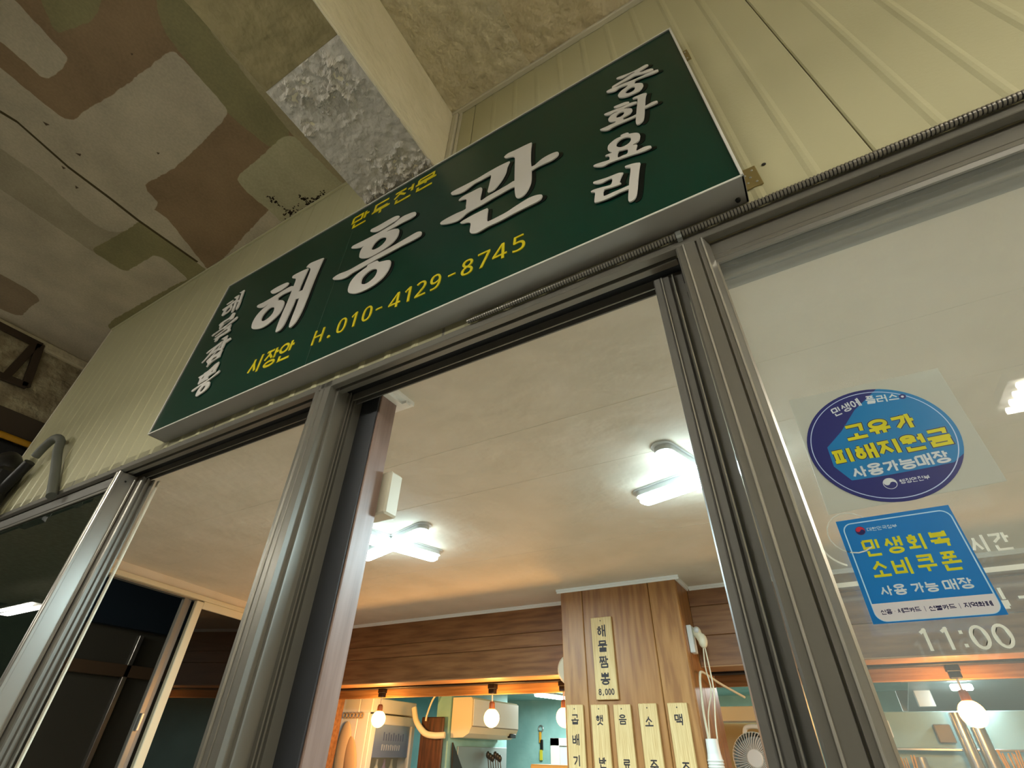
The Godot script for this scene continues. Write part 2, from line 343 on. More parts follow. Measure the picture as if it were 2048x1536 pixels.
func cons(c: String, tall: bool) -> Array:
	var v := func(a: Array) -> Array:
		var o := []
		for i in range(0, a.size(), 2): o.append(Vector2(a[i], a[i + 1]))
		return o
	match c:
		"ㄱ": return [v.call([0, 0.05, 0.95, 0.05, 0.82, 0.5, 0.25, 1])] if tall else [v.call([0, 0, 1, 0, 0.95, 1])]
		"ㄴ": return [v.call([0, 0, 0, 1, 1, 1])]
		"ㄷ": return [v.call([1, 0, 0, 0, 0, 1, 1, 1])]
		"ㄹ": return [v.call([0, 0, 1, 0, 1, 0.5, 0, 0.5, 0, 1, 1, 1])]
		"ㅁ": return [v.call([0, 0, 1, 0, 1, 1, 0, 1, 0, 0])]
		"ㅂ": return [v.call([0, 0, 0, 1, 1, 1, 1, 0]), v.call([0, 0.5, 1, 0.5])]
		"ㅅ": return [v.call([0.5, 0, 0.48, 0.3, 0, 1]), v.call([0.5, 0.35, 1, 1])]
		"ㅇ": return [ring()]
		"ㅈ": return [v.call([0, 0, 1, 0]), v.call([0.5, 0, 0.45, 0.4, 0, 1]), v.call([0.5, 0.4, 1, 1])]
		"ㅊ": return [v.call([0.3, 0, 0.7, 0]), v.call([0, 0.28, 1, 0.28]), v.call([0.5, 0.28, 0.45, 0.55, 0, 1]), v.call([0.5, 0.55, 1, 1])]
		"ㅋ": return [v.call([0, 0.05, 0.95, 0.05, 0.82, 0.5, 0.25, 1]), v.call([0, 0.48, 0.85, 0.45])] if tall else [v.call([0, 0, 1, 0, 0.95, 1]), v.call([0, 0.5, 1, 0.5])]
		"ㅌ": return [v.call([1, 0, 0, 0, 0, 1, 1, 1]), v.call([0, 0.5, 1, 0.5])]
		"ㅍ": return [v.call([0, 0, 1, 0]), v.call([0, 1, 1, 1]), v.call([0.28, 0, 0.28, 1]), v.call([0.72, 0, 0.72, 1])]
		"ㅎ": return [v.call([0.3, 0, 0.7, 0]), v.call([0, 0.24, 1, 0.24]), ring(Rect2(0.12, 0.44, 0.76, 0.56))]
	var half := {"ㄲ": "ㄱ", "ㄸ": "ㄷ", "ㅃ": "ㅂ", "ㅆ": "ㅅ", "ㅉ": "ㅈ"}
	if half.has(c):
		var o := []
		for dx in [0.0, 0.56]:
			for s in cons(half[c], tall): o.append(s.map(func(p): return Vector2(p.x * 0.44 + dx, p.y)))
		return o
	return []

func vow(c: String) -> Array:
	match c:
		"ㅏ": return [[Vector2(0.25, 0), Vector2(0.25, 1)], [Vector2(0.25, 0.45), Vector2(1, 0.45)]]
		"ㅑ": return [[Vector2(0.25, 0), Vector2(0.25, 1)], [Vector2(0.25, 0.32), Vector2(1, 0.32)], [Vector2(0.25, 0.6), Vector2(1, 0.6)]]
		"ㅐ": return [[Vector2(0.1, 0), Vector2(0.1, 1)], [Vector2(0.9, -0.04), Vector2(0.9, 1.04)], [Vector2(0.1, 0.48), Vector2(0.9, 0.48)]]
		"ㅓ": return [[Vector2(0.85, 0), Vector2(0.85, 1)], [Vector2(0.1, 0.45), Vector2(0.85, 0.45)]]
		"ㅕ": return [[Vector2(0.85, 0), Vector2(0.85, 1)], [Vector2(0.1, 0.32), Vector2(0.85, 0.32)], [Vector2(0.1, 0.6), Vector2(0.85, 0.6)]]
		"ㅔ": return [[Vector2(0.5, 0), Vector2(0.5, 1)], [Vector2(1, -0.04), Vector2(1, 1.04)], [Vector2(0, 0.45), Vector2(0.5, 0.45)]]
		"ㅖ": return [[Vector2(0.5, 0), Vector2(0.5, 1)], [Vector2(1, -0.04), Vector2(1, 1.04)], [Vector2(0, 0.32), Vector2(0.5, 0.32)], [Vector2(0, 0.6), Vector2(0.5, 0.6)]]
		"ㅣ": return [[Vector2(0.6, 0), Vector2(0.6, 1)]]
		"ㅗ": return [[Vector2(0, 0.9), Vector2(1, 0.9)], [Vector2(0.5, 0), Vector2(0.5, 0.9)]]
		"ㅛ": return [[Vector2(0, 0.9), Vector2(1, 0.9)], [Vector2(0.33, 0), Vector2(0.33, 0.9)], [Vector2(0.67, 0), Vector2(0.67, 0.9)]]
		"ㅜ": return [[Vector2(0, 0.1), Vector2(1, 0.1)], [Vector2(0.5, 0.1), Vector2(0.5, 1)]]
		"ㅠ": return [[Vector2(0, 0.1), Vector2(1, 0.1)], [Vector2(0.33, 0.1), Vector2(0.33, 1)], [Vector2(0.67, 0.1), Vector2(0.67, 1)]]
		"ㅡ": return [[Vector2(0, 0.5), Vector2(1, 0.5)]]
	return []

func put(strokes: Array, r: Rect2) -> Array:
	return strokes.map(func(s): return s.map(func(p): return r.position + p * r.size))

func syllable(ch: String) -> Array:
	var k := ch.unicode_at(0)
	if k < 0xAC00 or k > 0xD7A3: return latin(ch)
	k -= 0xAC00
	var l := LEADS[k / 588]; var v := VOWELS[(k % 588) / 28]; var f := TAILS[k % 28]
	var o := []
	var tail := f != " "
	var mixed := {"ㅘ": ["ㅗ", "ㅏ"], "ㅙ": ["ㅗ", "ㅐ"], "ㅚ": ["ㅗ", "ㅣ"], "ㅝ": ["ㅜ", "ㅓ"], "ㅞ": ["ㅜ", "ㅔ"], "ㅟ": ["ㅜ", "ㅣ"], "ㅢ": ["ㅡ", "ㅣ"]}
	if mixed.has(v):
		o += put(cons(l, false), Rect2(0.06, 0.04, 0.5, 0.26) if tail else Rect2(0.06, 0.08, 0.5, 0.42))
		o += put(vow(mixed[v][0]), Rect2(0, 0.36, 0.64, 0.2) if tail else Rect2(0, 0.58, 0.66, 0.26))
		o += put(vow(mixed[v][1]), Rect2(0.7, 0, 0.26, 0.64) if tail else Rect2(0.7, 0, 0.26, 1))
		if tail: o += put(cons(f, false), Rect2(0.16, 0.74, 0.74, 0.24))
	elif v in "ㅗㅛㅜㅠㅡ":
		o += put(cons(l, false), Rect2(0.14, 0.02, 0.72, 0.27) if tail else Rect2(0.14, 0.04, 0.72, 0.46))
		o += put(vow(v), Rect2(0, 0.4, 1, 0.2) if tail else Rect2(0, 0.6, 1, 0.36))
		if tail: o += put(cons(f, false), Rect2(0.14, 0.7, 0.72, 0.28))
	else:
		var wide := v in "ㅐㅔㅒㅖ"
		var cw := 0.4 if wide else 0.54
		o += put(cons(l, true), Rect2(0.03, 0.05, cw, 0.46) if tail else Rect2(0.03, 0.12, cw, 0.72))
		o += put(vow(v), Rect2(0.6 if wide else 0.68, 0, 0.36 if wide else 0.28, 0.58) if tail else Rect2(0.6 if wide else 0.68, 0, 0.36 if wide else 0.28, 1))
		if tail: o += put(cons(f, false), Rect2(0.18, 0.7, 0.72, 0.28))
	return o

func latin(ch: String) -> Array:
	match ch:
		"0": return [ring(Rect2(0.12, 0, 0.76, 1))]
		"1": return [[Vector2(0.2, 0.14), Vector2(0.58, 0), Vector2(0.58, 1)]]
		"8": return [ring(Rect2(0.18, 0, 0.64, 0.46)), ring(Rect2(0.12, 0.46, 0.76, 0.54))]
		"5": return [[Vector2(0.85, 0), Vector2(0.25, 0), Vector2(0.2, 0.45), Vector2(0.6, 0.4), Vector2(0.85, 0.6), Vector2(0.8, 0.85), Vector2(0.5, 1), Vector2(0.15, 0.9)]]
		"4": return [[Vector2(0.75, 1), Vector2(0.75, 0), Vector2(0.1, 0.7), Vector2(0.95, 0.7)]]
		",": return [[Vector2(0.55, 0.92), Vector2(0.4, 1.12)]]
		"·": return [[Vector2(0.46, 0.5), Vector2(0.54, 0.5)]]
		":": return [[Vector2(0.5, 0.13), Vector2(0.5, 0.29)], [Vector2(0.5, 0.76), Vector2(0.5, 0.92)]]
		"-": return [[Vector2(0.1, 0.5), Vector2(0.9, 0.5)]]
	return []

# rectangles (and joints) that make a stroke of width w; calls use.call(polygon)
func stroke_polys(s: Array, w: float, round_ends: bool) -> Array:
	var o := []
	for i in s.size() - 1:
		var a: Vector2 = s[i]; var b: Vector2 = s[i + 1]
		if a.distance_to(b) < 1e-6: continue
		var d := (b - a).normalized(); var n := d.orthogonal() * w / 2
		var ext := 0.0 if round_ends else (w / 2 if s.size() < 12 else 0.0)
		var ea := d * (ext if i > 0 or round_ends else minf(ext, w * 0.0))
		var eb := d * (ext if i < s.size() - 2 or round_ends else 0.0)
		o.append(PackedVector2Array([a - ea + n, b + eb + n, b + eb - n, a - ea - n]))
		if round_ends or s.size() >= 12:
			o.append(circle_pts(b, Vector2.ONE * w / 2, 14))
			if i == 0: o.append(circle_pts(a, Vector2.ONE * w / 2, 14))
	return o

# text into an image: each character in a box (o, u, v are the corner and the two sides)
func ink(img: Image, ch: String, o: Vector2, u: Vector2, v: Vector2, w: float, col: Color, round_ends := false):
	for s in syllable(ch):
		var q: Array = s.map(func(p): return o + u * p.x + v * p.y)
		for poly in stroke_polys(q, w, round_ends): fill(img, poly, col)

func ink_line(img: Image, text: String, r: Rect2, w: float, col: Color, gap := 0.14, round_ends := false):
	var n := text.length()
	var cw := r.size.x / (n + gap * (n - 1))
	for i in n:
		ink(img, text[i], r.position + Vector2(i * cw * (1 + gap), 0), Vector2(cw, 0), Vector2(0, r.size.y), w, col, round_ends)

func img_mat(img: Image, rough := 0.5, spec := 0.5) -> StandardMaterial3D:
	img.generate_mipmaps()
	var m := mat(Color.WHITE, rough, 0.0, spec)
	m.albedo_texture = ImageTexture.create_from_image(img)
	m.texture_repeat = false
	return m

# cut-out letter as raised strokes: boxes in the plane z, y up
func letter_mesh(ch: String, r: Rect2, w: float, z0: float, z1: float) -> MB:
	var b := MB.new()
	var z := z1
	for s in syllable(ch):
		var q: Array = s.map(func(p): return Vector2(r.position.x + p.x * r.size.x, r.end.y - p.y * r.size.y))
		band(b, q, w, z0, z)
		z += 0.0001
	return b

# one stroke as flat pieces; a closed round stroke is one annulus
func band(b: MB, q: Array, w: float, z0: float, z1: float, round_ends := false):
	if q.size() >= 12 and (q[0] - q[-1]).length() < 1e-6:
		var o := PackedVector2Array(); var h := PackedVector2Array()
		var n := q.size() - 1
		for i in n:
			var d: Vector2 = (q[(i + 1) % n] - q[(i - 1 + n) % n]).normalized().orthogonal() * w / 2
			o.append(q[i] + d); h.append(q[i] - d)
		if absf(area(o)) < absf(area(h)):
			var k := o; o = h; h = k
		for p in with_holes(ccw(o), [ccw(h)]): b.prism(p, Transform3D(), z0, z1, false)
		return
	var z := z1
	for p in stroke_polys(q, w, round_ends):
		b.prism(p, Transform3D(), z0, z, false)
		z += 0.00002

func area(p: PackedVector2Array) -> float:
	var s := 0.0
	for i in p.size(): s += p[i].cross(p[(i + 1) % p.size()])
	return s

func ccw(p: PackedVector2Array) -> PackedVector2Array:
	if area(p) < 0.0: p.reverse()
	return p

# ================================================================ the place
const SY := 2.49            # sign board: lower left corner of its face
const SX := -2.15
var M := {}

func _ready():
	# ---- camera, sky, lights, exposure
	var cam := Camera3D.new()
	cam.name = "camera"; add_child(cam)
	cam.position = Vector3(0, 1.5, 0.8)
	cam.rotation_order = EULER_ORDER_YXZ
	cam.rotation = Vector3(0.647048515, 0.534799319, 0.023108013)
	cam.fov = rad_to_deg(2.0 * atan(768.0 / 971.19682))
	cam.near = 0.02; cam.far = 200.0
	cam.current = true
	var we := WorldEnvironment.new()
	we.name = "environment"; add_child(we)
	var env := Environment.new()
	env.background_mode = Environment.BG_COLOR
	env.background_color = Color(0.012, 0.014, 0.02)
	env.tonemap_mode = Environment.TONE_MAPPER_LINEAR
	env.tonemap_exposure = 1.0
	env.sdfgi_enabled = true; env.ssao_enabled = true; env.ssil_enabled = true
	we.environment = env
	materials()
	hall()
	facade()
	glazing()
	room()
	sign_board()
	stickers()
	room_lights()
	menu_boards()
	room_things()
	kitchen()
	hall_things()

func area_light(called: String, at: Vector3, size: Vector2, c: Color, e: float, b: Basis):
	var l := AreaLight3D.new()
	l.name = called; l.area_size = size; l.light_color = c; l.light_energy = e
	l.shadow_enabled = true; l.area_range = 14.0
	l.transform = Transform3D(b, at)
	add_child(l, true)

func omni(at: Vector3, c: Color, e: float, size: float, called := "lamp_light"):
	var l := OmniLight3D.new()
	l.name = called; l.light_color = c; l.light_energy = e; l.light_size = size
	l.omni_range = 14.0; l.omni_attenuation = 2.0; l.shadow_enabled = true
	l.position = at
	add_child(l, true)

func materials():
	M.alu = mat(Color(0.50, 0.49, 0.46), 0.34, 0.45)
	M.alu_dark = mat(Color(0.47, 0.465, 0.45), 0.4, 0.3)
	M.alu_light = mat(Color(0.65, 0.64, 0.61), 0.28, 0.7)
	M.rubber = mat(Color(0.05, 0.05, 0.05), 0.7)
	M.panel = mat(Color(0.735, 0.72, 0.58), 0.42)
	M.panel.normal_enabled = true; M.panel.normal_texture = noise_tex(0.05, true, null, 4, 3.0, 3); M.panel.normal_scale = 0.1
	tri_map(M.panel, Vector3.ONE * 3.0)
	M.trim_white = mat(Color(0.82, 0.8, 0.72), 0.5)
	M.plaster = rough_mat(Color(0.8, 0.76, 0.64), Color(0.86, 0.82, 0.7), 0.02, 0.8, 0.95, 0.8)
	M.concrete = rough_mat(Color(0.58, 0.53, 0.42), Color(0.7, 0.66, 0.54), 0.015, 0.9, 0.95, 1.0)
	M.beam = rough_mat(Color(0.92, 0.89, 0.78), Color(0.95, 0.92, 0.82), 0.01, 0.5, 0.85, 0.35)
	M.peel = rough_mat(Color(0.78, 0.76, 0.72), Color(0.83, 0.81, 0.77), 0.02, 1.0, 0.9, 0.45)
	M.olive = rough_mat(Color(0.56, 0.515, 0.37), Color(0.61, 0.56, 0.41), 0.02, 1.0, 0.9, 0.3)
	M.dark = mat(Color(0.05, 0.055, 0.06), 0.6)
	M.paper = rough_mat(Color(0.84, 0.805, 0.73), Color(0.87, 0.835, 0.765), 0.01, 0.4, 0.75, 0.1)
	M.white = mat(Color(0.85, 0.85, 0.82), 0.4)
	M.bright = mat(Color(0.97, 0.97, 0.95), 0.4)
	M.ivory = mat(Color(0.86, 0.82, 0.7), 0.45)
	M.glass = glass(Color(0.93, 0.97, 0.95, 0.06))
	M.film = glass(Color(0.15, 0.19, 0.155, 0.82))
	M.film_brown = glass(Color(0.09, 0.07, 0.05, 0.85))
	M.plank = wood(Color(0.47, 0.31, 0.18), Color(0.54, 0.37, 0.22), Color(0.59, 0.415, 0.255), Vector3(0.3, 3.0, 3.0))
	M.plank2 = wood(Color(0.49, 0.325, 0.19), Color(0.56, 0.39, 0.235), Color(0.60, 0.425, 0.265), Vector3(0.3, 4.0, 4.0), 0.5, 8)
	M.post = wood(Color(0.55, 0.365, 0.185), Color(0.625, 0.435, 0.23), Color(0.665, 0.475, 0.265), Vector3(2.5, 0.3, 2.5), 0.45, 5)
	M.post2 = wood(Color(0.53, 0.345, 0.175), Color(0.60, 0.41, 0.215), Color(0.645, 0.455, 0.25), Vector3(3.0, 0.25, 3.0), 0.45, 11)
	M.mauve = wood(Color(0.50, 0.41, 0.37), Color(0.55, 0.46, 0.42), Color(0.59, 0.50, 0.46), Vector3(5.0, 0.3, 5.0), 0.4, 13)
	M.orange_wood = wood(Color(0.58, 0.42, 0.26), Color(0.66, 0.48, 0.3), Color(0.7, 0.53, 0.35), Vector3(0.3, 6.0, 6.0), 0.45, 17)
	M.teal = rough_mat(Color(0.5, 0.68, 0.67), Color(0.56, 0.74, 0.73), 0.01, 0.4, 0.6, 0.05)
	M.steel = mat(Color(0.72, 0.74, 0.74), 0.3, 0.85)
	M.steel_dull = mat(Color(0.62, 0.65, 0.65), 0.45, 0.6)
	M.brass = mat(Color(0.60, 0.54, 0.36), 0.42, 0.6)
	M.black = mat(Color(0.03, 0.03, 0.03), 0.5)
	M.brown = wood(Color(0.2, 0.11, 0.06), Color(0.28, 0.16, 0.09), Color(0.34, 0.2, 0.12), Vector3(4.0, 0.4, 4.0), 0.5, 19)

# ---------------------------------------------------------------- hall around the shop
func ceiling_image() -> Image:
	var img := Image.create_empty(2000, 1000, false, Image.FORMAT_RGB8)
	var tone := {"l": Color(0.72, 0.675, 0.59), "b": Color(0.55, 0.465, 0.36), "b2": Color(0.55, 0.485, 0.39), "o": Color(0.545, 0.515, 0.38), "g": Color(0.68, 0.655, 0.535), "m": Color(0.645, 0.605, 0.515), "m2": Color(0.635, 0.59, 0.47)}
	img.fill(tone.l)
	var off := Vector2(-5.2, -0.12)                     # x, z of the picture's corner, 500 pixels a metre
	var place := func(s: String) -> PackedVector2Array:
		var q := pv(s); var o := PackedVector2Array()
		for p in q: o.append(p - off * 500.0)
		return o
	var wob := FastNoiseLite.new(); wob.frequency = 0.02; wob.seed = 7; wob.fractal_octaves = 4
	for e in PAINT:
		var poly := PackedVector2Array()
		var base := chaikin(chaikin(place.call(e[1]), 0.3, 14.0), 0.25, 5.0)
		# edges of a brush: resample and let them wander a little
		for i in base.size():
			var a := base[i]; var b := base[(i + 1) % base.size()]
			var n := maxi(1, int(a.distance_to(b) / 6.0))
			for k in n:
				var p := a.lerp(b, float(k) / n)
				poly.append(p + Vector2(wob.get_noise_2d(p.x * 2, p.y * 2), wob.get_noise_2d(p.y * 2 + 400, p.x * 2)) * 3.0)
		fill(img, poly, tone[e[0]])
	var rng := RandomNumberGenerator.new(); rng.seed = 12
	for i in STAINS.size():
		var q: PackedVector2Array = place.call(STAINS[i])
		if i > 3:
			fill(img, q, Color(0.34, 0.29, 0.23))
			continue
		var c := Vector2.ZERO
		for p in q: c += p / q.size()
		for p in q:
			for k in 7:
				var at := c.lerp(p, rng.randf_range(0.1, 1.25)) + Vector2(rng.randf_range(-4, 4), rng.randf_range(-3, 3))
				fill(img, circle_pts(at, Vector2(rng.randf_range(0.8, 4.0), rng.randf_range(0.8, 2.6)), 7), Color(0.13, 0.1, 0.08))
	fill(img, place.call(JOINT), Color(0.3, 0.26, 0.18))
	# blotches: grain of the distemper
	var n1 := FastNoiseLite.new(); n1.frequency = 0.006; n1.fractal_octaves = 5; n1.seed = 3
	var n2 := FastNoiseLite.new(); n2.frequency = 0.11; n2.fractal_octaves = 3; n2.seed = 9
	for y in img.get_height():
		for x in img.get_width():
			var k := 1.0 + 0.09 * n1.get_noise_2d(x, y) + 0.05 * n2.get_noise_2d(x, y)
			var c := img.get_pixel(x, y)
			img.set_pixel(x, y, Color(c.r * k, c.g * k, c.b * k))
	return img

func chaikin(p: PackedVector2Array, k: float, most: float) -> PackedVector2Array:
	var o := PackedVector2Array(); var n := p.size()
	for i in n:
		var a := p[i]; var b := p[(i + 1) % n]
		var l := a.distance_to(b)
		var d := minf(l * k, most) / maxf(l, 0.001)
		o.append(a.lerp(b, d)); o.append(a.lerp(b, 1.0 - d))
	return o

func flat_uv(lo: Vector2, hi: Vector2, y: float, r: Rect2) -> MB:
	# a sheet facing down, (x, z) corners, uv over the rectangle r in (x, z)
	var b := MB.new()
	var p := [Vector2(lo.x, lo.y), Vector2(hi.x, lo.y), Vector2(hi.x, hi.y), Vector2(lo.x, hi.y)]
	var w := p.map(func(e): return Vector3(e.x, y, e.y))
	var t := p.map(func(e): return (e - r.position) / r.size)
	b.tri(w[0], w[1], w[2], t[0], t[1], t[2]); b.tri(w[0], w[2], w[3], t[0], t[2], t[3])
	return b

func hall():
	var m := img_mat(ceiling_image(), 0.95, 0.2)
	m.normal_enabled = false
	m.heightmap_enabled = false
	# left bay of the ceiling, painted in patches
	var b := flat_uv(Vector2(-5.2, -1.6), Vector2(-1.2, 1.88), 3.98, Rect2(-5.2, -0.12, 4.0, 2.0))
	b.quad(Vector3(-5.2, 4.12, 1.88), Vector3(-1.2, 4.12, 1.88), Vector3(-1.2, 4.12, -1.6), Vector3(-5.2, 4.12, -1.6))
	var left := struct("ceiling", b, m, "hall ceiling bay with camouflage patches of grey, brown and olive paint")
	part("ceiling_paint_far", bx(Vector3(-16, 3.98, 1.88), Vector3(-1.2, 4.12, 5.4)), M.plaster, left)
	part("ceiling_paint_side", bx(Vector3(-16, 3.98, -7), Vector3(-5.2, 4.12, 1.88)), M.plaster, left)
	struct("ceiling_001", bx(Vector3(-0.85, 3.98, -0.02), Vector3(4.2, 4.12, 5.4)), rough_mat(Color(0.80, 0.745, 0.61), Color(0.84, 0.79, 0.66), 0.012, 0.7, 0.95, 0.7), "tan plaster ceiling bay right of the beam")
	# lighter rendered patch next to the beam, with a torn edge
	var patch := PackedVector2Array()
	var wob := FastNoiseLite.new(); wob.frequency = 3.0; wob.seed = 2
	patch.append(Vector2(-0.84, 0.0)); patch.append(Vector2(-0.84, 1.6))
	for i in 33:
		var z := 1.6 - 1.585 * i / 32.0
		patch.append(Vector2(-0.41 + 0.012 * wob.get_noise_1d(z * 6), z))
	struct("ceiling_002", along_y(patch, 3.974, 3.9795), M.plaster, "rough lighter plaster patch on the ceiling beside the beam")
	# beam across the hall
	var beam := struct_root("beam", "cream concrete ceiling beam with peeling grey underside")
	beam.set_meta("kind", "structure")
	part("beam_side", bx(Vector3(-1.2, 3.444, 0.002), Vector3(-0.835, 3.98, 5.3), 0.012), M.beam, beam)
	part("underside_paint", bx(Vector3(-1.215, 3.436, 0.59), Vector3(-0.842, 3.446, 5.3), 0.004), M.olive, beam)
	part("underside_plaster", lumpy(Vector2(-1.216, 0.004), Vector2(-0.84, 0.592), 3.437), M.peel, beam)
	part("edge_drip", bx(Vector3(-0.85, 3.436, 0.003), Vector3(-0.838, 3.448, 5.3), 0.004), M.beam, beam)
	# ceiling strip left of the beam
	struct("trim_1", bx(Vector3(-0.85, 3.955, 0.0), Vector3(4.0, 3.975, 0.022), 0.003), M.trim_white, "pale metal angle between right ceiling bay and panels")
	struct("trim_2", bx(Vector3(-0.834, 2.6, 0.0), Vector3(-0.806, 3.957, 0.016), 0.003), M.trim_white, "pale metal angle beside the beam")
	struct("trim_3", bx(Vector3(-0.802, 2.6, 0.0), Vector3(-0.785, 3.955, 0.006), 0.002), M.trim_white, "second pale strip beside the beam")
	struct("trim_4", bx(Vector3(-3.98, 3.966, 0.0), Vector3(-1.2, 3.98, 0.012), 0.002), M.panel, "thin trim where the left panels meet the ceiling")
	# rest of the hall
	struct("floor", bx(Vector3(-16, -0.15, -7.5), Vector3(4.2, 0, 5.4)), rough_mat(Color(0.55, 0.53, 0.49), Color(0.63, 0.61, 0.56), 0.02, 0.8, 0.6, 0.3))
	var opp := struct_root("wall_opposite", "shop fronts across the hall")
	part("fascia", bx(Vector3(-16, 2.75, 4.6), Vector3(4.2, 3.98, 4.8)), mat(Color(0.52, 0.5, 0.3), 0.7), opp)
	part("shutter", bx(Vector3(-16, 0, 4.7), Vector3(4.2, 2.75, 4.8)), mat(Color(0.16, 0.17, 0.17), 0.5), opp)
	part("signband", bx(Vector3(-16, 3.1, 4.56), Vector3(-4.5, 3.6, 4.6)), mat(Color(0.28, 0.36, 0.32), 0.5), opp)
	struct("wall_right", bx(Vector3(4.0, 0, -7.4), Vector3(4.2, 4.1, 5.4)), M.concrete)
	struct("wall_far_left", bx(Vector3(-16.2, 0, -7), Vector3(-16, 4.1, 5.4)), M.dark)

func lumpy(lo: Vector2, hi: Vector2, y: float) -> MB:
	# peeling plaster under the beam: a fine grid with craters and flakes standing proud of it
	var b := MB.new()
	var n := FastNoiseLite.new(); n.frequency = 22.0; n.seed = 21; n.fractal_octaves = 4
	var nb := FastNoiseLite.new(); nb.frequency = 7.0; nb.seed = 5
	var spots := [[Vector2(-0.985, 0.47), 0.085], [Vector2(-1.06, 0.545), 0.05], [Vector2(-0.99, 0.115), 0.07], [Vector2(-0.945, 0.15), 0.04], [Vector2(-1.1, 0.05), 0.09], [Vector2(-1.17, 0.42), 0.03], [Vector2(-0.9, 0.06), 0.06], [Vector2(-1.12, 0.52), 0.05]]
	var nx := 96; var nz := 150
	var f := func(i: int, j: int) -> Vector3:
		var p := Vector2(lerpf(lo.x, hi.x, float(i) / nx), lerpf(lo.y, hi.y, float(j) / nz))
		var k := 0.06
		for s in spots: k = maxf(k, clampf(1.4 - p.distance_to(s[0]) / s[1] + nb.get_noise_2d(p.x, p.y) * 1.2, 0.0, 1.0))
		var e := minf(minf(i, nx - i), minf(j, nz - j))
		var h := n.get_noise_2d(p.x, p.y) * k * (0.05 if e > 0 else 0.0)
		var step_ := absf(h)
		return Vector3(p.x, y - (step_ if h > 0 else -step_ * 0.4), p.y)
	var g := []
	for j in nz + 1:
		var row := []
		for i in nx + 1: row.append(f.call(i, j))
		g.append(row)
	for j in nz:
		for i in nx: b.quad(g[j][i], g[j][i + 1], g[j + 1][i + 1], g[j + 1][i])
	return b

func facade():
	var root := struct_root("wall_front", "pale green metal panel wall above the glazing")
	# ribbed panels 1.09 m wide
	for k in 6:
		var x0 := -3.98 + k * 1.0895
		var x1 := x0 + 1.0865
		var prof := PackedVector2Array([Vector2(x0, -0.05), Vector2(x0, -0.003), Vector2(x0 + 0.003, 0.0)])
		for r in range(1, 10):
			var c := x0 + r * 0.109
			for q in [[-0.013, 0.0], [-0.004, 0.0022], [0.004, 0.0022], [0.013, 0.0]]: prof.append(Vector2(c + q[0], q[1]))
		prof.append(Vector2(x1 - 0.003, 0.0)); prof.append(Vector2(x1, -0.003)); prof.append(Vector2(x1, -0.05))
		part("panel", along_y(prof, 2.466, 3.979), M.panel, root)
	part("backing", bx(Vector3(-3.96, 2.47, -0.12), Vector3(4.0, 3.98, -0.05)), M.dark, root)
	part("end_cap", bx(Vector3(-3.995, 2.45, -0.12), Vector3(-3.98, 3.98, 0.006), 0.002), M.trim_white, root)
	var d := MB.new()
	d.lathe([Vector2(0.0, 0.002), Vector2(0.0045, 0.001), Vector2(0.005, 0)], Transform3D(Basis(Vector3(1, 0, 0), Vector3(0, 0, 1), Vector3(0, -1, 0)), Vector3(0.196, 2.604, 0.001)), 10)
	part("rivet", d, M.black, root)

